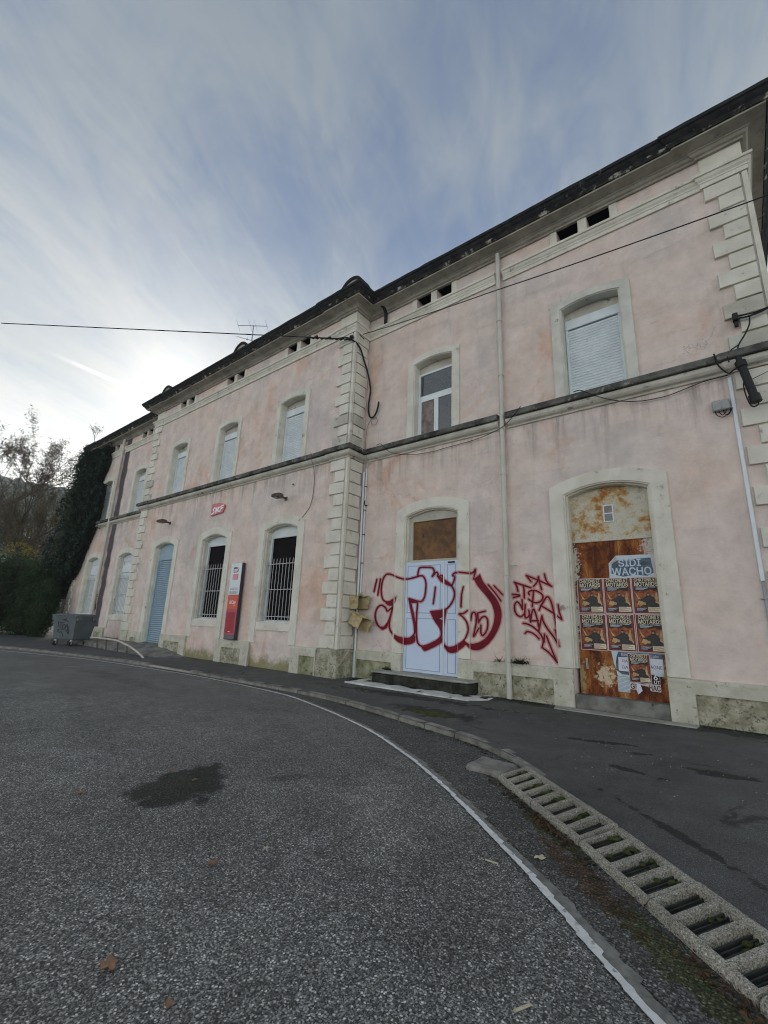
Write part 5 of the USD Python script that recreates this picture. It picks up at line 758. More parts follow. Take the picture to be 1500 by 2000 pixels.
obj('pipe', cyl((-8.155, -.055, .14), (-8.155, -.055, 5.75), .028, 10), 'conduit', pc); obj('pipe', cyl((-8.075, -.04, 2.30), (-8.075, -.04, 5.86), .02, 8), 'conduit', pc)
obj('bend', tube([(-8.075, -.04, 5.84), (-8.06, -.05, 5.93), (-7.97, -.07, 6.0), (-7.9, -.12, 6.04)], .019, 8), 'pipe', pc)
for z in (3.1, 3.9, 4.6, 5.3): obj('clip', bx(-8.10, -8.05, -.066, .0, z, z + .02), 'cable', pc)
obj('cap', bx(-8.11, -8.03, -.07, .0, 2.26, 2.31), 'cardboard', pc)
obj('wall_drain', [cyl((-11.88, YC - .10, .12), (-11.87, YC - .09, .66), .022, 8), tube([(-11.87, YC - .09, .64), (-11.87, YC - .07, .71), (-11.87, YC + .02, .74)], .022, 8)], 'pipe', label='thin pale drain pipe at the foot of the wall right of the station totem', category='pipe')
vs_ = thing('vent_stub', 'small round vent hole with a pale collar above the right wall lamp', 'vent'); obj('collar', cyl((-10.55, YC - .03, 5.62), (-10.55, YC + .02, 5.62), .05, 14), 'stone_mid', vs_); obj('opening', cyl((-10.55, YC - .033, 5.62), (-10.55, YC - .01, 5.62), .034, 14), 'dark_gap', vs_)
hk = obj('wall_hook', tube([(-8.02, .02, 4.76), (-8.02, -.09, 4.74), (-7.99, -.16, 4.78), (-7.96, -.18, 4.85)], .014, 6), 'cable', label='small bent black hook on the pink wall by the thin white pipes', category='hook')
cd = thing('cable_duct', 'long white plastic cable duct down the pink wall by the right corner quoins', 'duct')
obj('duct', bev(.285, .342, -.045, .004, 2.40, 5.985, .006), 'conduit', cd); obj('lower_duct', bev(.293, .336, -.035, .004, .10, 2.395, .006), 'grey_plastic', cd)
obj('clip', bx(.25, .375, -.042, .002, 2.12, 2.135), 'grey_plastic', cd)
jb = thing('junction_box', 'grey wall junction box with looping wires beside the white duct', 'box')
obj('housing', bev(.01, .262, -.10, .003, 5.385, 5.575, .015), 'grey_plastic', jb)
for a, z_, d_ in ((.05, .24, .14), (.10, .19, .10), (.16, .26, .12)): obj('wire', tube([(a, -.06, 5.39), (a + .01, -.07, 5.39 - d_ * .6), ((a + z_) / 2, -.07, 5.39 - d_), (z_, -.06, 5.39 - d_ * .5), (z_ + .03, -.05, 5.40)], .007, 5), 'cable', jb)
obj('screw', cyl((.14, -.10, 5.41), (.14, -.105, 5.41), .008, 6), 'black_plastic', jb)

def cable(name, pts, r, label, mat='cable', n=6): return obj(name, tube(pts, r, n), mat, label=label, category='cable', smooth=True)
def sagline(a, b, sag, n=14):
    a, b = np.array(a, float), np.array(b, float); return [tuple(a + (b - a) * t - np.array([0, 0, sag * 4 * t * (1 - t)])) for t in np.linspace(0, 1, n)]
ow = thing('overhead_cable', 'thick black overhead cable crossing the sky to the building corner', 'cable')
A0 = (-8.62, -.80, 9.93); Bp = (-20.2, -6.95, 11.70)
obj('span', tube(sagline(A0, Bp, .0, 20), .016, 6, False), 'cable', ow, smooth=True)
tw = [tuple(np.array(A0) + (np.array(Bp) - np.array(A0)) * t + np.array([.02 * math.sin(90 * t * 6), 0, .03 * math.cos(90 * t * 6) - .02])) for t in np.linspace(-.02, .09, 22)]
obj('dead_end', tube(tw, .024, 6, False), 'cable', ow); obj('clamp', [bev(-9.45, -9.32, -1.26, -1.2, 10.02, 10.09, .01), bev(-9.05, -8.95, -1.05, -.98, 9.96, 10.02, .01), bev(-8.42, -8.30, -.76, -.68, 9.90, 9.98, .01)], 'black_plastic', ow)
obj('bracket', [cyl((-8.30, -.66, 9.9), (-8.34, -.80, 9.93), .018, 8), cyl((-8.13, -.4, 9.95), (-8.13, -.62, 9.98), .016, 8)], 'lamp_brown', ow)
cable('drop_cable', [(-8.85, -.86, 9.99), (-8.5, -.80, 9.92), (-8.30, -.70, 9.80), (-8.18, -.52, 9.62), (-8.15, -.30, 9.22), (-8.14, -.12, 8.88), (-8.04, -.09, 8.35), (-8.10, -.07, 7.95), (-8.09, -.07, 7.65), (-8.02, -.07, 7.46), (-7.90, -.07, 7.42), (-7.80, -.07, 7.52), (-7.74, -.07, 7.68), (-7.71, -.07, 7.86)], .026, 'thick black cable curling down the inner corner beside the quoins', n=8)
cable('loose_wire', [(-7.93, -.06, 7.43), (-7.80, -.06, 7.38), (-7.74, -.06, 7.26), (-7.82, -.06, 7.16), (-7.94, -.06, 7.20), (-7.98, -.06, 7.34), (-8.08, -.06, 7.25), (-8.15, -.05, 7.05), (-8.16, -.05, 6.7), (-8.15, -.05, 6.43)], .009, 'thin grey wire looping below the thick black cable in the inner corner', 'cable_grey', 5)
cable('wall_cable', sagline((-8.05, -.55, 10.0), (-3.9, -.40, 9.60), .03, 6)[:-1] + sagline((-3.9, -.40, 9.60), (1.6, -.40, 9.03), .03, 8), .012, 'thin dark cable slanting across the upper pink wall under the attic vents')
cable('sagging_cable', [(-7.6, -.21, 6.42), (-7.42, -.22, 6.40), (-7.1, -.20, 6.10), (-6.55, -.08, 5.95), (-5.9, -.05, 5.90), (-5.3, -.05, 5.92), (-4.6, -.05, 5.95), (-3.995, -.16, 6.0), (-3.70, -.20, 6.13), (-3.40, -.21, 6.42)], .008, 'slack thin wire hanging below the string course left of the tall downpipe')
cable('sagging_cable', [(-2.25, -.21, 6.42), (-2.1, -.22, 6.40), (-1.8, -.20, 6.18), (-1.45, -.10, 6.02), (-1.05, -.06, 5.92), (-.65, -.06, 5.90), (-.35, -.06, 5.95), (-.05, -.06, 6.01), (.3, -.06, 6.02)], .009, 'slack black wire hanging below the string course under the wide upper shutter')
cable('wall_wire', [(-9.64, YC - .21, 6.42), (-9.62, YC - .20, 6.2), (-9.64, YC - .05, 6.0), (-9.60, YC - .02, 5.4), (-9.68, YC - .02, 4.85), (-9.95, YC - .02, 4.55), (-10.12, YC - .05, 4.40)], .009, 'thin brown wire running down the pink wall to the right barred window', 'cable_grey', 5)
cc = thing('cable_closure', 'black cylindrical cable joint hanging with wires on the right corner quoins', 'cable joint')
c0, c1 = np.array([.485, -.25, 6.10]), np.array([.60, -.25, 5.36])
obj('body', cyl(c0, c1, .062, 16), 'black_plastic', cc, smooth=40); d_ = (c1 - c0) / np.linalg.norm(c1 - c0)
obj('end_cap', cyl(c0 - d_ * .02, c0 + d_ * .09, .082, 14), 'black_plastic', cc, smooth=40); obj('end_cap', cyl(c1 - d_ * .10, c1 + d_ * .03, .082, 14), 'black_plastic', cc, smooth=40); obj('neck', cyl(c0 - d_ * .12, c0, .045, 10), 'black_plastic', cc)
for pts, r in (([(.54, -.12, 7.03), (.68, -.14, 7.0), (.85, -.14, 7.01), (1.05, -.14, 7.06), (1.8, -.2, 7.2)], .016), ([(.54, -.12, 7.08), (.64, -.15, 7.05), (.8, -.15, 7.03), (1.05, -.14, 7.08), (1.8, -.2, 7.24)], .013), ([(.72, -.13, 7.0), (.70, -.13, 6.85), (.62, -.13, 6.68), (.50, -.14, 6.48), (.49, -.2, 6.3), (.48, -.25, 6.15)], .013), ([(.50, -.14, 6.50), (.38, -.2, 6.40), (.33, -.22, 6.30), (.34, -.22, 6.18)], .012), ([(.55, -.24, 5.9), (.48, -.24, 5.7), (.49, -.24, 5.45), (.54, -.24, 5.27), (.62, -.24, 5.28), (.63, -.25, 5.38)], .011), ([(.47, -.24, 6.04), (.38, -.2, 6.02), (.30, -.14, 6.02), (.18, -.20, 6.2), (.15, -.21, 6.42)], .014), ([(.58, -.23, 5.75), (.72, -.16, 5.83), (.95, -.16, 5.9), (1.6, -.2, 6.0)], .006)):
    obj('wire', tube(pts, r, 6), 'cable', cc)
obj('wall_clamp', [bev(.49, .57, -.16, -.04, 7.0, 7.14, .01), bev(.50, .56, -.12, -.04, 6.9, 6.99, .01)], 'black_plastic', cc)

def wall_lamp(x, y, z, label):
    t = thing('wall_lamp', label, 'lamp', (x, y, z))
    P = [(s_ * w_, yy, zz) for yy, w_, zt, zb in ((-.15, .05, .06, -.02), (-.24, .10, .09, -.035), (-.38, .125, .09, -.05), (-.50, .085, .05, -.05), (-.56, .03, .0, -.04)) for s_ in (-1, 1) for zz in (zt, zb)] + [(0, -.3, .115)]
    obj('housing', hull(P), 'lamp_brown', t, smooth=40)
    obj('lens', hull([(s_ * w_, yy, zz) for yy, w_ in ((-.28, .08), (-.48, .065)) for s_ in (-1, 1) for zz in (-.045, -.072)]), 'lamp_glass', t)
    obj('arm', cyl((0, .02, .0), (0, -.2, .03), .032, 10), 'lamp_brown', t); obj('wall_plate', bev(-.06, .06, -.02, .02, -.06, .06, .008), 'lamp_brown', t)
    return t
l0 = wall_lamp(-10.85, YC, 5.20, 'brown wall lamp above the right barred window'); copy(l0, (-18.15, YC, 5.20), 0, 'brown wall lamp above the blue shuttered door')

# ------------------------------------------------------------------ railway signs
def logo_shape(x0, z0, w, h):
    P = [(0, 0), (.0, .985), (.25, 1.0), (.5, .99), (.72, .93), (.88, .84), (.99, .70), (.97, .5), (.90, .14)]
    return Polygon([(x0 + a * w, z0 + c * h) for a, c in P])
def sncf(parent, x0, z0, w, h, y, mat_bg, mat_txt, dep=.012):
    obj('logo_plate', extr(logo_shape(x0, z0, w, h), y - dep, y), mat_bg, parent)
    S = lambda p, k=.075: LineString([(x0 + a * w, z0 + c * h) for a, c in p]).buffer(k * h * .75)
    g = [S([(.34, .56), (.30, .62), (.20, .62), (.14, .52), (.22, .40), (.24, .28), (.16, .18), (.05, .15)]), S([(.34, .20), (.38, .60), (.46, .24), (.50, .62)]), S([(.66, .62), (.56, .56), (.53, .38), (.58, .26), (.68, .28)]), S([(.70, .26), (.75, .66), (.92, .70)]), S([(.73, .47), (.86, .50)])]
    obj('logo_letters', extr(unary_union(g), y - dep - .004, y - dep + .001), mat_txt, parent)
sg = thing('railway_sign', 'small red rounded railway sign with white letters high on the pink wall', 'sign')
sncf(sg, -15.03, 5.12, .86, .45, YC - .01, 'sign_red', 'sign_white', .05)
tt = thing('station_totem', 'tall white and red station totem between the two barred windows', 'sign')
TX0, TX1, TY = -13.13, -12.56, YC - .15
obj('case', bev(TX0 - .012, TX1 + .012, TY, YC - .03, .845, 3.27, .012), 'totem_case', tt); 
pn = obj('white_panel', bx(TX0, TX1 - .004, TY - .008, TY + .01, 2.235, 3.262), 'totem_white', tt)
sncf(pn, TX0 + .15, 2.94, .28, .19, TY - .009, 'sign_plum', 'sign_white', .003)
rg = obj('region_logo', bx(TX0 + .14, TX0 + .42, TY - .012, TY - .007, 2.72, 2.90), 'sign_red', pn); obj('logo_inset', bx(TX0 + .16, TX0 + .40, TY - .014, TY - .011, 2.735, 2.885), 'sign_pink', pn)
obj('lettering', words('GARE DE', .075, TX0 + .06, 2.385, TY - .009, False, width=.42), 'text_grey', pn); obj('lettering', words('BESSÈGES', .075, TX0 + .05, 2.27, TY - .009, True, width=.44), 'text_grey', pn)
op = obj('orange_panel', bx(TX0, TX1 - .004, TY - .008, TY + .01, 1.765, 2.225), 'totem_orange', tt)
obj('lettering', words('liO', .10, TX0 + .13, 1.95, TY - .009, True, width=.22), 'sign_white', op); obj('lettering', [bx(TX0 + .30, TX0 + .44, TY - .011, TY - .008, 1.945, 1.96), bx(TX0 + .34, TX0 + .44, TY - .011, TY - .008, 1.905, 1.917), bx(TX0 + .36, TX0 + .45, TY - .011, TY - .008, 1.99, 2.02)], 'sign_white', op)
fc = obj('display_frame', extr(rect(TX0, TX1 - .004, .985, 1.752).difference(rect(TX0 + .055, TX1 - .06, 1.045, 1.70)), TY - .012, TY + .01), 'totem_frame', tt)
obj('display_back', bx(TX0 + .055, TX1 - .06, TY - .002, TY + .01, 1.045, 1.70), 'totem_red', fc); obj('notice', bx(TX0 + .20, TX0 + .30, TY - .006, TY - .001, 1.075, 1.10), 'sign_white', fc)
obj('base_panel', bx(TX0 + .01, TX1 - .02, TY - .008, TY + .01, .865, .975), 'totem_grey', tt)

# ------------------------------------------------------------------ torn cardboard boxes jammed behind the pipe
def carton(W_, H_, D_, seed, torn):
    r = np.random.default_rng(seed); out = []
    def sheet_(quad, amp):
        q = np.array(quad, float); n = 9; V = []
        for i in range(n):
            for j in range(n):
                u, v = i / (n - 1), j / (n - 1)
                V.append((1 - u) * (1 - v) * q[0] + u * (1 - v) * q[1] + u * v * q[2] + (1 - u) * v * q[3])
        V = np.array(V); N_ = np.cross(q[1] - q[0], q[3] - q[0]); N_ /= np.linalg.norm(N_)
        f = np.abs(meshkit.fbm(V * 7 + seed, 3, seed) - .5) * 2 * amp; V2 = V - N_ * f[:, None]
        T_ = []
        for i in range(n - 1):
            for j in range(n - 1):
                a, b_, c, e = i * n + j, (i + 1) * n + j, (i + 1) * n + j + 1, i * n + j + 1; T_ += [(a, b_, c), (a, c, e)]
        k = len(V2); V3 = np.vstack([V2, V2 - N_ * .006]); T_ = np.array(T_)
        return trimesh.Trimesh(V3, np.vstack([T_, T_[:, ::-1] + k]), process=False)
    w, h, d = W_, H_, D_
    body = [sheet_([(0, 0, 0), (w * .62, -d * .12, 0), (w * .62, -d * .12, h), (0, 0, h)], .11), sheet_([(0, 0, h), (w * .62, -d * .12, h), (w, d * .55, h), (w * .3, d * .7, h)], .07), sheet_([(0, 0, 0), (w * .3, d * .7, 0), (w, d * .55, 0), (w * .62, -d * .12, 0)], .02), sheet_([(0, 0, 0), (0, 0, h), (w * .3, d * .7, h), (w * .3, d * .7, 0)], .02), sheet_([(w * .3, d * .7, 0), (w * .3, d * .7, h), (w, d * .55, h), (w, d * .55, 0)], .02)]
    flap = [sheet_([(w, d * .55, h), (w * 1.12, d * .40, h * .98), (w * 1.2, d * .30, h * .72), (w, d * .55, h * .62)], .03), sheet_([(w, d * .55, h * .55), (w * 1.06, d * .3, h * .40), (w * 1.10, d * .34, h * .10), (w, d * .55, h * .04)], .03), sheet_([(w * .62, -d * .12, 0), (w * .70, -d * .2, h * .1), (w * .70, -d * .18, h * .9), (w * .62, -d * .12, h)], .02)]
    return body, flap
for i, (loc, rz, tilt, dims, lab) in enumerate((((-8.26, -.34, 1.86), 6, 0, (.56, .36, .36), 'upper crumpled cardboard box with its open side facing right, jammed at the inner corner'), ((-8.19, -.36, 1.50), 8, 24, (.56, .34, .38), 'lower crushed cardboard box tilted downwards at the inner corner'))):
    t = thing('cardboard_box', lab, 'box', loc, rz); body, flap = carton(*dims, i + 3, True)
    T = trimesh.transformations.rotation_matrix(math.radians(tilt), [0, 1, 0])
    for m in body + flap: m.apply_transform(T)
    obj('box_body', body, 'cardboard', t); obj('flap', flap[0], 'cardboard', t); obj('flap', flap[1], 'cardboard', t); obj('flap', flap[2], 'cardboard', t)

# ------------------------------------------------------------------ graffiti
def paint(parent, name, lst, yf, mat): 
    for q in lst: obj(name, extr(polys([q]), yf, yf + .002), mat, parent)
    if lst and mat == 'paint_red':
        for q in getattr(polys(lst).buffer(.028), 'geoms', [polys(lst).buffer(.028)]): obj('overspray', extr(q, yf + .0012, yf + .0022), 'overspray', parent)
g = thing('graffiti', 'large dark red bubble letter graffiti with 25 across the pale blue door and wall', 'graffiti')
for nm, yf in (('wall', -.0045), ('surround', -.0445), ('door', .0135)): paint(g, 'sprayed_paint', GRAF['big'][nm], yf, 'paint_red')
g = thing('graffiti', 'tall dark red scribbled tag between the tall downpipe and the rusted door', 'graffiti')
for nm, yf in (('wall', -.0045), ('surround', -.0445)): paint(g, 'sprayed_paint', GRAF['tag'][nm], yf, 'paint_red')
g = thing('graffiti', 'small black tag on the far wall beside the cream downpipe and ivy', 'graffiti'); paint(g, 'sprayed_paint', GRAF['ltag']['wall'], -.0045, 'paint_black')

# ------------------------------------------------------------------ posters on the rusted door
PY = YD - .004
def gig_poster(loc, label):
    t = thing('poster', label, 'poster', loc, group='red motorbike concert posters on the rusted door'); w, h = .478, .672; Y = lambda k: -.0012 * k
    lay = lambda nm, poly, k, m, par: obj(nm, extr(poly, Y(k), Y(k) + .0012), m, par)
    pp = lay('paper', rect(0, w, 0, h), 1, 'paper', t)
    lay('red_ground', rect(.012, w - .012, .012, h - .014), 2, 'poster_red', pp)
    lay('black_field', Polygon([(.045, .335), (.045, h - .02), (w - .055, h - .02), (w - .055, .40), (w - .1, .36), (.3, .42), (.12, .42)]), 3, 'poster_black', pp)
    lay('flames', Polygon([(.035, .12), (.035, .42), (.09, .40), (.15, .43), (.22, .405), (.30, .44), (.36, .41), (.44, .43), (.445, .13), (.3, .10)]), 4, 'poster_flame', pp)
    lay('blast', unary_union([Polygon([(.05, .39), (.13, .27), (.20, .24), (.13, .15), (.07, .17), (.10, .24)]), Polygon([(.36, .14), (.35, .26), (.385, .39), (.40, .39), (.41, .25), (.44, .17), (.42, .13)]), Polygon([(.10, .15), (.17, .23), (.22, .20), (.19, .13)])]), 5, 'poster_tan', pp)
    rid = [(.085, .245), (.10, .265), (.13, .262), (.155, .27), (.20, .30), (.235, .325), (.232, .36), (.245, .385), (.275, .388), (.29, .37), (.287, .34), (.31, .325), (.35, .30), (.37, .25), (.36, .21), (.41, .18), (.43, .14), (.38, .12), (.30, .115), (.22, .12), (.12, .12), (.13, .14), (.17, .17), (.19, .20), (.16, .225), (.12, .235)]
    lay('rider', Polygon(rid), 6, 'poster_rider', pp); lay('rider_face', unary_union([Polygon([(.243, .345), (.243, .362), (.283, .362), (.281, .343), (.27, .33), (.252, .33)]), Polygon([(.315, .315), (.313, .345), (.335, .352), (.35, .335), (.345, .31)])]), 7, 'poster_skin', pp)
    lay('headlamp', Polygon([(.19 + .022 * math.cos(a), .185 + .026 * math.sin(a)) for a in np.linspace(0, 6.2, 12)]), 7, 'poster_tan', pp)
    obj('title', [words('CHATONS ET', .062, .05, .588, Y(3), True, .001, .375), words('MOTARDS', .07, .05, .505, Y(3), True, .001, .375)], 'poster_cream', pp)
    obj('date_line', words('SAMEDI 27 SEPTEMBRE !', .020, .066, .476, Y(3), False, .001, .335), 'sign_white', pp)
    obj('small_print', [extr(rect(.066, .066 + l_, z, z + .006), Y(4), Y(3)) for z, l_ in ((.462, .20), (.449, .17), (.436, .14))], 'poster_ice', pp)
    lay('info_box', rect(.05, .225, .045, .108), 7, 'poster_black', pp); obj('small_print', [extr(rect(.058, .058 + l_, z, z + .005), Y(8), Y(7)) for z, l_ in ((.098, .16), (.085, .12), (.072, .14), (.058, .10))], 'paper_white', pp)
    lay('cream_box', rect(.24, w - .03, .035, .125), 7, 'poster_cream', pp); obj('small_print', [extr(rect(.25, .25 + l_, z, z + .006), Y(8), Y(7)) for z, l_ in ((.108, .12), (.09, .17), (.072, .10), (.055, .15))], 'poster_red', pp)
    return t
spots = [(-2.545, 1.868, .3, 'top left of the grid of red motorbike posters, under the bare rust'), (-2.060, 1.870, -.4, 'middle of the upper row of red motorbike posters, under the large blue poster'), (-1.578, 1.872, .2, 'top right of the grid of red motorbike posters, beside the stone jamb'),
         (-2.541, 1.182, -.3, 'bottom left of the grid of red motorbike posters, above the door handle'), (-2.060, 1.192, .3, 'middle of the lower row of red motorbike posters'), (-1.568, 1.194, -.2, 'bottom right of the grid of red motorbike posters')]
p0 = None
for i, (px, pz, an, lab) in enumerate(spots):
    if p0 is None: p0 = gig_poster((px, PY - .0016 * (i % 2), pz), lab)
    else: copy(p0, (px, PY - .0016 * (i % 2), pz), 0, lab)
# the seventh is smaller
p7 = copy(p0, (-1.745, PY - .018, .672), 0, 'single smaller red motorbike poster below the grid, over white notices')
UsdGeom.Xform(stage.GetPrimAtPath(p7)).AddScaleOp().Set(Gf.Vec3f(.735, 1, .735))
t = thing('poster', 'large pale blue concert poster with a curled corner at the top of the rusted door', 'poster')
pp = obj('paper', [extr(Polygon([(-1.94, 2.50), (-1.935, 2.82), (-1.80, 2.965), (-1.125, 2.955), (-1.122, 2.50)]), PY - .001, PY)], 'poster_ice', t)
obj('curled_corner', hull([(-1.935, PY, 2.82), (-1.80, PY, 2.965), (-1.815, PY - .05, 2.845), (-1.80, PY - .02, 2.88)]), 'paper', t)
obj('blue_ground', extr(Polygon([(-1.90, 2.62), (-1.885, 2.80), (-1.77, 2.875), (-1.22, 2.895), (-1.19, 2.62), (-1.3, 2.56), (-1.5, 2.59), (-1.7, 2.555)]), PY - .0025, PY - .001), 'poster_blue', pp)
for q_ in ([(-1.865, 2.76), (-1.84, 2.83), (-1.74, 2.84), (-1.745, 2.75)], [(-1.43, 2.77), (-1.35, 2.84), (-1.24, 2.80), (-1.24, 2.76)]): obj('grey_ground', extr(Polygon(q_), PY - .004, PY - .0025), 'poster_grey', pp)
obj('title', [words('SIDI', .125, -1.765, 2.752, PY - .0025, True, .002, .38), words('WACHO', .135, -1.885, 2.588, PY - .0025, True, .002, .66)], 'poster_ice', pp)
obj('pink_edge', extr(Polygon([(-1.19, 2.51), (-1.20, 2.95), (-1.126, 2.953), (-1.123, 2.51)]), PY - .002, PY - .001), 'paper', pp)
t = thing('poster', 'torn blue headed poster half hidden at the foot of the rusted door', 'poster')
pp = obj('paper', extr(Polygon([(-2.015, 1.19), (-1.19, 1.185), (-1.20, .82), (-1.26, .80), (-1.40, .84), (-1.74, .75), (-1.94, .76), (-1.96, .9), (-1.99, 1.0)]), PY - .001, PY), 'poster_ice', t)
obj('dark_picture', extr(Polygon([(-1.93, 1.10), (-1.90, 1.178), (-1.76, 1.178), (-1.75, .79), (-1.86, .79), (-1.955, .86), (-1.95, 1.0)]), PY - .0022, PY - .001), 'poster_grey', pp); obj('blue_band', extr(rect(-1.905, -1.19, 1.097, 1.182), PY - .0034, PY - .0022), 'poster_blue', pp)
obj('lettering', [words('Bie', .052, -1.855, 1.115, PY - .0034, False, .001), words('cale', .05, -1.39, 1.115, PY - .0034, False, .001)], 'paper', pp)
t = thing('notice', 'white notice sheet with blue capitals left of the smaller motorbike poster', 'notice'); pp = obj('paper', extr(Polygon([(-1.905, 1.09), (-1.56, 1.10), (-1.57, .845), (-1.912, .85)]), PY - .0065, PY - .005), 'paper_white', t); obj('lettering', [words('RAI', .055, -1.845, 1.00, PY - .0065, False, .001), words('GAI', .055, -1.86, .89, PY - .0065, False, .001)], 'ink', pp)
t = thing('notice', 'white notice sheet ending in AGNE right of the smaller motorbike poster', 'notice'); pp = obj('paper', extr(Polygon([(-1.50, 1.105), (-1.197, 1.095), (-1.205, .87), (-1.25, .84), (-1.50, .83)]), PY - .0085, PY - .007), 'paper_white', t); obj('lettering', words('AGNE', .058, -1.40, .925, PY - .0085, False, .001, .185), 'ink', pp)
t = thing('poster', 'torn black and white poster with large capitals at the bottom of the rusted door', 'poster')
pp = obj('paper', extr(Polygon([(-1.755, .67), (-1.60, .66), (-1.50, .655), (-1.40, .84), (-1.27, .80), (-1.268, .548), (-1.425, .55), (-1.46, .62), (-1.60, .64), (-1.62, .548), (-1.757, .55)]), PY - .0045, PY - .003), 'paper', t)
obj('black_block', extr(Polygon([(-1.50, .665), (-1.40, .835), (-1.275, .80), (-1.272, .672)]), PY - .006, PY - .0045), 'poster_black', pp)
obj('lettering', [words('GE', .085, -1.74, .562, PY - .0045, True, .001, .13), words('HAC', .085, -1.45, .565, PY - .0045, True, .001, .175)], 'poster_black', pp); obj('white_lettering', [words('6', .085, -1.375, .745, PY - .006, True, .001), words('UT', .05, -1.37, .682, PY - .006, True, .001)], 'sign_white', pp)
t = thing('notice', 'pale lined paper strip hanging at the bottom of the rusted door', 'notice'); pp = obj('paper', extr(rect(-1.945, -1.752, .49, .75), PY - .0065, PY - .005), 'poster_ice', t); obj('ruled_lines', [extr(rect(-1.94, -1.756, z, z + .004), PY - .0075, PY - .0065) for z in np.arange(.505, .74, .022)], 'poster_grey', pp)
obj('torn_paper', hull([(-1.641, PY - .006, .67), (-1.585, PY - .006, .655), (-1.553, PY - .03, .543), (-1.622, PY - .045, .478), (-1.652, PY - .02, .561), (-1.63, PY - .004, .60)]), 'paper_white', label='loose flap of torn white paper between the letters on the lowest poster', category='paper')

# ------------------------------------------------------------------ aerial on the roof
an = thing('tv_aerial', 'thin television aerial on a mast above the roof edge', 'aerial')
zz = 11.9; P0 = np.array([-15.62, .5, zz]); P1 = np.array([-15.66, .5, 14.22]); obj('mast', cyl(P0, P1, .022, 8), 'aluminium', an)
u = np.array([.79, .613, .0]); v = np.array([-.45, .58, .0]); v /= np.linalg.norm(v); Cb = P1 - [0, 0, .03]
obj('boom', cyl(Cb - u * .70, Cb + u * .62, .014, 6), 'aluminium', an)
for q in (-.69, -.14, .10, .60): obj('element', cyl(Cb + u * q - np.array([-.613, .79, -.28]) * .30, Cb + u * q + np.array([-.613, .79, -.28]) * -.30 + np.array([-.613, .79, -.28]) * .6, .0055, 5), 'aluminium', an)
Cb2 = P1 - [0, 0, .78]; u2 = np.array([.76, .59, -.26]); obj('lower_boom', cyl(Cb2 - u2 * .72, Cb2 + u2 * .05, .012, 6), 'aluminium', an)
obj('bracket', bev(Cb2[0] - .20, Cb2[0] - .15, Cb2[1] - .15, Cb2[1] - .10, Cb2[2] + .03, Cb2[2] + .08, .008), 'lamp_brown', an)
for q in (-.2, -.02): obj('element', cyl(Cb2 + u2 * q, Cb2 + u2 * q + np.array([0, 0, .16]), .006, 5), 'aluminium', an)

# ------------------------------------------------------------------ wheeled bin
bn = thing('wheeled_bin', 'large grey four-wheeled rubbish bin with a black tag beside the ramp', 'bin', (-22.45, -1.93, .115), 21)
W2, D2 = .63, .49
body = hull([(sx * (W2 - i * .09), sy * (D2 - i * .09), z) for z, i in ((1.19, 0), (.30, 1)) for sx in (-1, 1) for sy in (-1, 1)] + [(sx * (W2 - .12), sy * (D2 - .12), .25) for sx in (-1, 1) for sy in (-1, 1)])
bd = obj('bin_body', body, 'bin_grey', bn)
obj('rim', [bev(-W2 - .035, W2 + .035, -D2 - .035, D2 + .035, 1.16, 1.225, .015)], 'bin_lid', bn)
for s_ in (-1, 1): obj('lifting_lug', [bev(s_ * (W2 + .045) - .05, s_ * (W2 + .045) + .05, yy - .11, yy + .11, 1.02, 1.17, .02) for yy in (-D2 + .12, D2 - .14)], 'bin_lid', bn)
def lid(x0, x1):
    P = []
    for y_, z in zip(np.linspace(-D2 - .05, D2 + .05, 9), 1.225 + .085 * np.sin(np.linspace(.15, 2.9, 9))):
        for xx in (x0, x1): P += [(xx, y_, z), (xx, y_, 1.215)]
    return hull(P)
obj('lid', lid(-W2 - .05, -.02), 'bin_lid', bn, smooth=30); obj('lid', lid(.02, W2 + .05), 'bin_lid', bn, smooth=30)
obj('lid_grip', cyl((-W2 + .1, -D2 - .07, 1.24), (W2 - .1, -D2 - .07, 1.24), .018, 8), 'bin_lid', bn)
for sx in (-1, 1):
    for sy in (-1, 1):
        cx, cy = sx * (W2 - .2), sy * (D2 - .16); k = obj('castor', [bev(cx - .05, cx + .05, cy - .05, cy + .05, .19, .26, .01), bev(cx - .045, cx - .03, cy - .06, cy + .02, .08, .22, .005), bev(cx + .03, cx + .045, cy - .06, cy + .02, .08, .22, .005)], 'steel', bn)
        obj('wheel', cyl((cx - .024, cy - .03, .1), (cx + .024, cy - .03, .1), .1, 18), 'rubber', k)
tagp = unary_union([Polygon([(-.50 + a * .92, .34 + c * .78) for a, c in r[0]], [[(-.50 + a * .92, .34 + c * .78) for a, c in h_] for h_ in r[1:]]).buffer(0) for r in GRAF['bin']])
tm_ = extr(tagp, -.002, .0); vz = np.array(tm_.vertices); vz[:, 1] += -(D2 - .09 + .09 * (vz[:, 2] - .30) / .89) - .004; tm_.vertices = vz
obj('sprayed_tag', tm_, 'paint_black', bd)

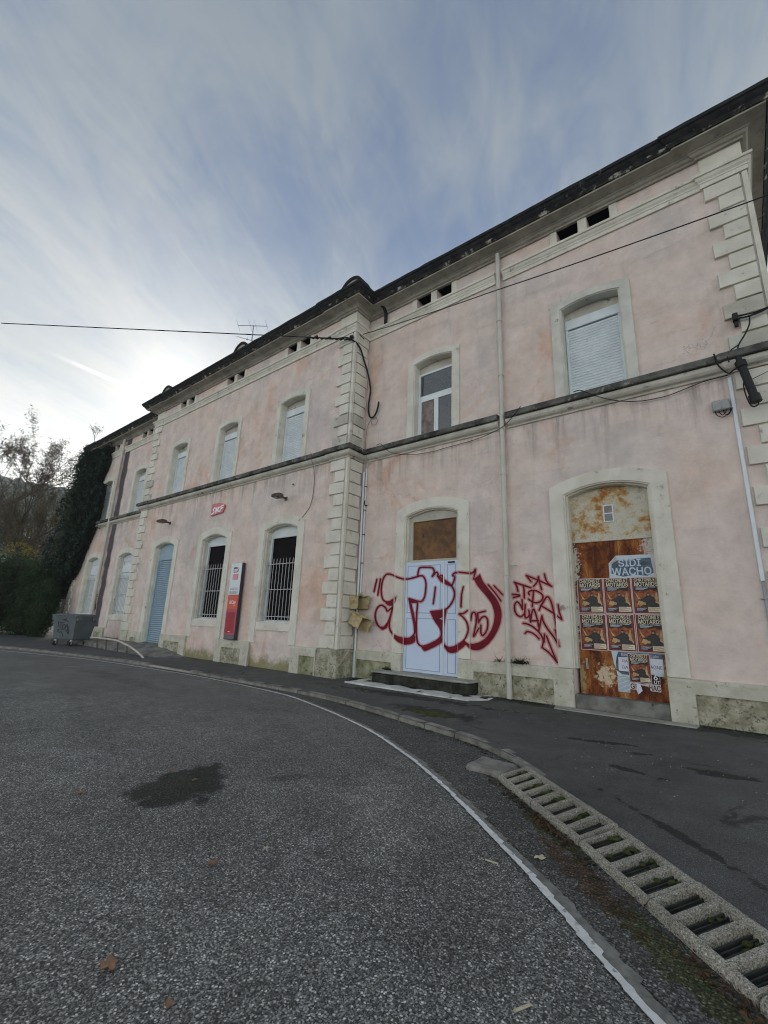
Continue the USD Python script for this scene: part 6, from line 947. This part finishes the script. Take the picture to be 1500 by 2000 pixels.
# ------------------------------------------------------------------ vegetation
def leaves(P, size, seed, up=.3, aspect=.5):
    """one folded rhombus per point"""
    r = np.random.default_rng(seed); n = len(P)
    a = r.normal(size=(n, 3)); a[:, 2] *= .6; a /= np.linalg.norm(a, axis=1, keepdims=True)
    nn = r.normal(size=(n, 3)) + [0, -.2, up * 3]; b_ = np.cross(nn, a); b_ /= np.linalg.norm(b_, axis=1, keepdims=True) + 1e-9; c_ = np.cross(a, b_)
    s = size * r.uniform(.6, 1.35, (n, 1))
    V = np.stack([P - a * s * .5, P + b_ * s * aspect * .5 + c_ * s * .12, P + a * s * .5, P - b_ * s * aspect * .5 + c_ * s * .12], 1).reshape(-1, 3)
    i = np.arange(n) * 4; F_ = np.stack([np.stack([i, i + 1, i + 2], 1), np.stack([i, i + 2, i + 3], 1)], 1).reshape(-1, 3)
    return V, F_
def blob_points(n, centres, radii, seed, shell=.55):
    r = np.random.default_rng(seed); out = []
    vol = np.array([np.prod(q) for q in radii]); cnt = (n * vol / vol.sum()).astype(int)
    for c, q, k in zip(centres, radii, cnt):
        d = r.normal(size=(k, 3)); d /= np.linalg.norm(d, axis=1, keepdims=True); rad = shell + (1 - shell) * r.uniform(size=(k, 1)) ** .6
        p = np.array(c) + d * rad * np.array(q) * (0.72 + .56 * meshkit.fbm(d * 2.4 + seed, 3, seed)[:, None]); out.append(p)
    P = np.vstack(out); return P[P[:, 2] > .03]
def shrub(name, centres, radii, n, size, mat, seed, label, core=True, group=None):
    t = thing(name, label, 'bush', group=group); P = blob_points(n, centres, radii, seed)
    obj('foliage', leaves(P, size, seed), mat, t)
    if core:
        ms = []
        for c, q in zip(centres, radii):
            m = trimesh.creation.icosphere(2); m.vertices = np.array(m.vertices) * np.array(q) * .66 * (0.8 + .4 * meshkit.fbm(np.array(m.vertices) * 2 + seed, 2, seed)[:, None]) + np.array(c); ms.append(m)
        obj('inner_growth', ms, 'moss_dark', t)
    return t
HG = 'dark evergreen bushes at the end of the road'
shrub('evergreen_bush', [(-36.0, -4.6, 1.9), (-35.2, -6.6, 1.6), (-36.5, -5.6, 3.2)], [(1.9, 2.0, 2.3), (1.8, 1.8, 1.9), (1.6, 1.8, 1.6)], 16000, .13, 'leaf_hedge', 21, 'dark evergreen bush at the left edge of the road end', group=HG)
shrub('evergreen_bush', [(-34.6, -2.4, 1.9), (-35.2, -1.6, 3.4), (-34.1, -3.2, 1.2)], [(1.8, 1.7, 2.2), (1.6, 1.5, 1.6), (1.4, 1.3, 1.4)], 16000, .13, 'leaf_hedge', 22, 'tall middle evergreen bush below the yellow leaves', group=HG)
shrub('evergreen_bush', [(-32.2, -.9, 1.9), (-31.4, -.75, 2.5), (-32.0, -1.2, .8), (-32.6, -.6, 3.4)], [(1.6, 1.3, 2.1), (1.5, .8, 1.4), (1.7, 1.0, 1.0), (1.3, 1.2, 1.3)], 17000, .12, 'leaf_hedge', 23, 'dark evergreen bush in front of the far barred window behind the bin', group=HG)
shrub('evergreen_bush', [(-29.7, -1.25, 1.3), (-29.9, -1.0, 2.3)], [(1.0, .62, 1.3), (.75, .55, .9)], 7000, .10, 'leaf_hedge', 27, 'smallest evergreen bush against the wall beside the far barred window', group=HG)
shrub('yellow_bush', [(-40.5, -.55, 5.75), (-40.2, .2, 5.45), (-40.4, -1.1, 5.2)], [(1.3, .8, .5), (1.0, .7, .4), (.8, .5, .35)], 520, .15, 'leaf_yellow', 24, 'bright yellow autumn bush above the evergreens', core=False)
def ivy():
    t = thing('ivy', 'thick dark ivy smothering the far end of the building', 'ivy'); r = np.random.default_rng(31)
    edge = Polygon([(-28.6, 10.86), (-27.6, 10.8), (-27.2, 10.72), (-27.5, 10.2), (-27.6, 9.6), (-28.1, 9.0), (-28.2, 8.72), (-27.5, 8.55), (-27.45, 7.4), (-27.6, 6.3), (-27.7, 6.1), (-28.0, 5.6), (-28.6, 4.6), (-29.0, 3.7), (-29.9, 3.0), (-30.3, 2.0), (-32, 2), (-33, 10.9)])
    from shapely import contains_xy
    n = 60000; x = r.uniform(-30.3, -26.6, n); z = r.uniform(1.9, 11.4, n); k = contains_xy(edge, x, z); x, z = x[k], z[k]
    th = .12 + .62 * meshkit.fbm(np.stack([x, z, z * 0], -1) * .8, 3, 5) + .35 * np.clip((-28 - x) / 2, 0, 1); y = -r.uniform(.0, 1, len(x)) ** .7 * th
    P = [np.stack([x, y, z], 1)]
    P.append(blob_points(9000, [(-31.2, -.2, 7.6), (-31.6, .0, 5.2), (-30.9, .1, 9.2), (-31.9, -.2, 3.6)], [(1.0, .9, 1.9), (1.6, 1.2, 1.9), (.5, .6, 1.2), (1.5, 1.1, 1.5)], 32))
    P = np.vstack(P); sel = r.permutation(len(P))[:34000]; obj('foliage', leaves(P[sel], .14, 33, .25, .8), 'leaf_ivy', t)
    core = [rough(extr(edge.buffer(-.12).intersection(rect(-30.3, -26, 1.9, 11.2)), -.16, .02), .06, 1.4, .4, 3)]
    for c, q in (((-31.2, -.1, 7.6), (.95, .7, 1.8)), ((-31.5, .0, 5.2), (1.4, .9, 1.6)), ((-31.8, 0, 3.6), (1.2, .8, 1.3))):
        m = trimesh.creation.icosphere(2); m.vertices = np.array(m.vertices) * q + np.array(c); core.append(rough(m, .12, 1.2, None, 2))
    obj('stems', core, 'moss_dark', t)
    fr = blob_points(700, [(-27.5, -.3, 10.6), (-27.4, -.2, 6.2), (-30.9, -.5, 9.6)], [(.5, .25, .5), (.4, .25, .3), (.8, .5, 1.6)], 34); obj('trailing_leaves', leaves(fr, .12, 35, .1, .7), 'leaf_ivy', t)
ivy()
def twigs(base, h, spread, seed, levels=4, r0=.1, kids=(3, 4)):
    """tapered branching skeleton; returns branch meshes and twig end points"""
    r = np.random.default_rng(seed); M_, ends = [], []
    def grow(p, d, L_, rad, lv):
        n = 5; pts = [p]; q = p.copy(); dd = d.copy()
        for i in range(n):
            dd = dd + r.normal(0, .10, 3) + [0, 0, .05]; dd /= np.linalg.norm(dd); q = q + dd * L_ / n; pts.append(q)
        M_.append(tube(pts, rad, 6 if lv < 2 else 4, False, rad * .5))
        if lv >= levels:
            ends.extend(pts[1:]); return
        for k in range(r.integers(*kids) + (1 if lv == 0 else 0)):
            j = r.integers(2, n + 1); s_ = r.normal(size=3); s_ /= np.linalg.norm(s_); nd = dd * .75 + s_ * spread + [0, 0, .22]; nd /= np.linalg.norm(nd)
            grow(pts[j], nd, L_ * r.uniform(.5, .78), rad * .5, lv + 1)
    grow(np.array(base, float), np.array([r.normal(0, .08), r.normal(0, .08), 1.0]), h * .42, r0, 0)
    return cat(M_), np.array(ends)
def tree(base, h, seed, nleaf, size, mat, label, spread=.62, levels=4, r0=.12, group=None):
    t = thing('thin_tree', label, 'tree', group=group); m, e = twigs(base, h, spread, seed, levels, r0); r = np.random.default_rng(seed + 1)
    obj('trunk', m, 'bark', t)
    P = e[r.integers(0, len(e), nleaf)] + r.normal(0, .16, (nleaf, 3)) - [0, 0, .05]; obj('crown', leaves(P, size, seed + 2, -.2, .34), mat, t)
TG = 'thin leafless trees behind the evergreens'
for i, (bx_, by_, h_, nl, mt, lab) in enumerate(((-52, -1.4, 23.5, 8500, 'leaf_brown', 'tallest thin tree at the left edge with brown leaves at its top'), (-49, 1.2, 20.5, 7500, 'leaf_brown', 'thin forked tree with brown leaves, second from the left edge'), (-47, 3.4, 18.5, 4200, 'leaf_autumn', 'slim thin tree standing apart in the middle of the gap before the ivy'), (-45, 4.6, 17.0, 4200, 'leaf_autumn', 'thin tree nearest to the ivy with sparse leaves'), (-58, 4.0, 18, 4200, 'leaf_autumn', 'low thin tree with yellowish leaves against the hillside'), (-44, -.2, 11.5, 2400, 'leaf_autumn', 'short leafy sapling just above the evergreen bushes'), (-54, -4.4, 20.5, 7000, 'leaf_brown', 'brown leaved thin tree cut by the left edge of the picture'), (-56, 1.6, 19.0, 4200, 'leaf_autumn', 'rearmost thin tree with pale yellowish leaves between two brown ones'))):
    tree((bx_, by_, -.1), h_, 41 + i * 3, nl, .19, mt, lab, .66, 4, .17, TG)
wd = thing('roof_weed', 'small wiry weed growing on the far end of the roof', 'plant'); m, e = twigs((-29.6, -.45, 11.32), 1.7, .8, 77, 3, .016, (3, 5)); obj('stems', m, 'bark', wd); r_ = np.random.default_rng(3); obj('leaves', leaves(e[r_.integers(0, len(e), 260)] + r_.normal(0, .03, (260, 3)), .06, 78), 'leaf_brown', wd)
for x_, y_, s_, n_, lab in ((-3.66, -.10, .13, 240, 'dark weed tuft growing on the plinth beside the tall downpipe'), (-4.10, -.10, .09, 40, 'sparse dry weed on the plinth left of the tall downpipe'), (-7.0, -.12, .08, 90, 'tiny green plant on the plinth left of the door step')):
    zb_ = .84 if x_ > -5 else .42
    P = np.array([x_, y_, zb_]) + np.abs(np.random.default_rng(int(-x_ * 10)).normal(0, 1, (n_, 3))) * [s_ * .8, -.02, s_ * .35] * np.sign(np.random.default_rng(5).normal(size=(n_, 1))) ** np.array([1, 0, 0]); 
    wd = thing('wall_weed', lab, 'plant'); obj('leaves', leaves(P, .045, 9), 'leaf_weed', wd); obj('stems', [tube([(x_, y_, zb_ - .01), (x_ + dx, y_ - .03, zb_ + abs(dx) * .8 + .05)], .004, 4, False) for dx in (-s_, -s_ * .5, .02, s_ * .6, s_)], 'bark', wd)

def hill():
    nx, ny = 120, 46; V = []
    for j in range(ny):
        for i in range(nx):
            t_, a = j / (ny - 1), math.radians(-122 + 84 * i / (nx - 1)); d = 130 + 330 * t_
            V.append((d * math.sin(a), d * math.cos(a), 0, t_, a))
    V = np.array(V); ridge = 86 + 16 * np.sin(V[:, 4] * 2.2 + 3.2) + 26 * (meshkit.fbm(np.stack([V[:, 4] * 3, V[:, 4] * 0, V[:, 4] * 0], -1), 3, 4) - .5)
    z = -2 + ridge * np.sin(np.clip(V[:, 3] * 1.12, 0, 1) * np.pi / 2) ** 1.1 + 14 * (meshkit.fbm(V[:, :2].repeat(1, 0)[:, [0, 1, 1]] * .02, 4, 6) - .5) * V[:, 3]
    P = np.column_stack([V[:, :2], z]); i = np.arange(nx * (ny - 1)).reshape(ny - 1, nx)[:, :-1].ravel(); F_ = np.vstack([np.stack([i, i + 1, i + nx + 1], 1), np.stack([i, i + nx + 1, i + nx], 1)])
    m = trimesh.Trimesh(P, F_, process=False)
    if m.face_normals[:, 2].mean() < 0: m.invert()
    return m
hm = hill(); obj('hillside', hm, 'ground_far', smooth=True, kind='structure')
vis = np.array(hm.vertices); pts_, fi = trimesh.sample.sample_surface(hm, 30000, seed=5); az = np.degrees(np.arctan2(pts_[:, 0], pts_[:, 1])); ok_ = (az < -62) & (az > -100); pts_ = pts_[ok_][:9000]
def tufts(P, seed):
    r = np.random.default_rng(seed); base = trimesh.creation.icosphere(1); bv, bf = np.array(base.vertices), np.array(base.faces); n = len(P); s = r.uniform(1.6, 4.0, (n, 1, 1)) * np.array([1, 1, 1.15])
    V = bv[None] * s * (1 + r.normal(0, .16, (n, len(bv), 1))) + P[:, None] + [0, 0, 1.2]; F_ = bf[None] + (np.arange(n) * len(bv))[:, None, None]
    return V.reshape(-1, 3), F_.reshape(-1, 3)
obj('hill_wood', tufts(pts_, 8), 'hill_wood', label='distant wooded hillside seen between the trees and the building', category='wood', kind='stuff')

# ------------------------------------------------------------------ leaves, litter and moss on the road
def dead_leaf(size, seed):
    r = np.random.default_rng(seed); a = np.linspace(0, 2 * np.pi, 22, endpoint=False); rad = size * (.55 + .28 * np.abs(np.cos(a * 2.5)) + r.normal(0, .05, 22)); rad[11] *= .3
    V = np.column_stack([rad * np.cos(a), rad * np.sin(a) * .72, size * .18 * np.sin(a * 2 + seed) ** 2 + .004 + r.uniform(0, size * .1, 22)]); V = np.vstack([V, [(0, 0, .012)]])
    V2 = np.vstack([V, V + [0, 0, .0012]]); F_ = [(i, (i + 1) % 22, 22) for i in range(22)]; F_ = np.array(F_); return trimesh.Trimesh(V2, np.vstack([F_[:, ::-1], F_ + 23]), process=False)
for i, (x_, y_, s_, mt, lab) in enumerate(((-2.40, -8.12, .062, 'dry_leaf', 'largest dry brown leaf, on the asphalt at lower left'), (-2.83, -7.34, .046, 'dry_leaf', 'brown leaf on the bare asphalt between the damp patch and the white line'), (-4.75, -6.63, .042, 'dry_leaf', 'dry leaf at the upper edge of the dark damp patch'), (-4.30, -6.63, .036, 'dry_leaf', 'pale brown leaf lying inside the dark damp patch'), (-4.67, -7.46, .05, 'dry_leaf', 'brown leaf on the asphalt left of the dark damp patch'), (-2.74, -7.0, .035, 'pale_litter', 'crumpled pale scrap on the asphalt above a brown leaf'), (-1.29, -5.82, .05, 'pale_litter', 'pale yellow crumpled scrap in the gutter beside the white line'), (-2.0, -8.05, .03, 'dry_leaf', 'small orange leaf near the bottom edge of the road'))):
    m = dead_leaf(s_, i); m.apply_transform(trimesh.transformations.rotation_matrix(i * 1.7, [0, 0, 1])); m.apply_translation([x_, y_, .003]); obj('fallen_leaf' if mt == 'dry_leaf' else 'paper_scrap', m, mt, label=lab, category='leaf' if mt == 'dry_leaf' else 'scrap')
for x_, y_, a_, lab in ((-.91, -7.11, 1.1, 'pale wood sliver on the asphalt near the bottom of the white line'), (-1.52, -6.09, .1, 'pale splinter on the asphalt left of the white line')):
    m = bev(-.045, .045, -.006, .006, 0, .008, .002); m.apply_transform(trimesh.transformations.rotation_matrix(a_, [0, 0, 1])); m.apply_translation([x_, y_, .002]); obj('splinter', m, 'pale_litter', label=lab, category='splinter')
r_ = np.random.default_rng(12)
def along(P, n, off, sd, s0=0.0):
    d = np.r_[0, np.cumsum(np.linalg.norm(np.diff(P, axis=0), axis=1))]; s_ = r_.uniform(s0, d[-1], n); x_ = np.interp(s_, d, P[:, 0]); y_ = np.interp(s_, d, P[:, 1]); t = np.stack([np.gradient(P[:, 0]), np.gradient(P[:, 1])], 1); t /= np.linalg.norm(t, axis=1, keepdims=True); k = np.clip(np.searchsorted(d, s_) - 1, 0, len(t) - 1)
    return np.stack([x_, y_], 1) + np.stack([-t[k, 1], t[k, 0]], 1) * (off + r_.normal(0, sd, (n, 1)))
lit = np.vstack([along(GF[:6], 900, -.06, .035), along(KERB[KERB[:, 0] > -7], 420, -.07, .04), along(GF[1:4], 500, -.06, .03)]); lit = lit[meshkit.fbm(np.column_stack([lit, lit[:, 0] * 0]) * 2.3, 3, 9) > .47 + .1 * r_.normal(size=len(lit))]; lit = np.column_stack([lit, r_.uniform(.008, .02, len(lit))])
obj('leaf_litter', leaves(lit, .028, 14, 1.0, .6), 'litter', label='brown leaf litter gathered along the gutter', category='leaf litter', kind='stuff')
mp = np.vstack([along(GF[:7], 420, -.045, .04), along(KERB[KERB[:, 0] > -4.5], 90, -.06, .04), along(GF[3:6], 260, -.05, .04)])
def clumps(P, r0, r1, seed, sq=.5):
    r = np.random.default_rng(seed); base = trimesh.creation.icosphere(1); bv, bf = np.array(base.vertices), np.array(base.faces); n = len(P); s = r.uniform(r0, r1, (n, 1, 1)) * np.array([1, 1, sq])
    V = bv[None] * s * (1 + r.normal(0, .15, (n, len(bv), 1))) + P[:, None]; F_ = bf[None] + (np.arange(n) * len(bv))[:, None, None]; return V.reshape(-1, 3), F_.reshape(-1, 3)
mp = mp[meshkit.fbm(np.column_stack([mp, mp[:, 0] * 0]) * 2.0, 3, 19) > .5]
obj('gutter_moss', clumps(np.column_stack([mp, np.full(len(mp), .003)]), .008, .022, 3, .45), 'moss_dark', label='dark moss cushions along the foot of the kerb drain', category='moss', kind='stuff')
pm = np.array([-4.35, -2.42]) + r_.normal(0, 1, (230, 2)) * [.17, .07]; pm2 = np.column_stack([pm, pav_z(pm[:, 0], pm[:, 1]) + .001])
obj('moss_patch', clumps(pm2, .012, .028, 5, .4), 'moss', label='bright green moss patch in the pavement before the door step', category='moss', kind='stuff')
wm = np.vstack([np.column_stack([r_.uniform(-8.0, -7.4, 120), r_.uniform(-.55, -.1, 120)]), np.column_stack([r_.uniform(-4.3, -3.2, 160), -.1 - np.abs(r_.normal(0, .1, 160))]), np.column_stack([r_.uniform(-.7, 1.2, 160), -.1 - np.abs(r_.normal(0, .06, 160))])]); wm = np.column_stack([wm, pav_z(wm[:, 0], wm[:, 1])])
obj('wall_foot_moss', clumps(wm, .012, .03, 6, .4), 'moss_dark', label='dark moss along the foot of the wall plinth', category='moss', kind='stuff')
gr = np.vstack([np.column_stack([r_.uniform(-2.4, 1.2, 90), r_.uniform(-4.2, -1.2, 90)]), np.column_stack([r_.uniform(-8, -2.4, 120), r_.uniform(-2.2, -1.2, 120)])]); gr = gr[(gr[:, 1] > -2.3) | (gr[:, 0] > -1.6 - (gr[:, 1] + 4.2) * .6)]; gr = np.column_stack([gr, pav_z(gr[:, 0], gr[:, 1]) + .003])
obj('grit', clumps(gr, .002, .006, 7, .7), 'pale_litter', label='pale grit scattered over the dark pavement', category='grit', kind='stuff')

# ------------------------------------------------------------------ the air
_top = float(np.array(hm.vertices)[:, 2].max()) + 14
M['haze'] = usdkit.material(stage, '/World/Looks/haze', {'v': ('principled_volume', {'color': (0.86, 0.90, 0.95), 'density': 0.0006, 'anisotropy': 0.3})}, [], None, 'v.volume')
obj('haze', bx(-660, 660, -660, 660, -1.03, _top), 'haze', kind='stuff')
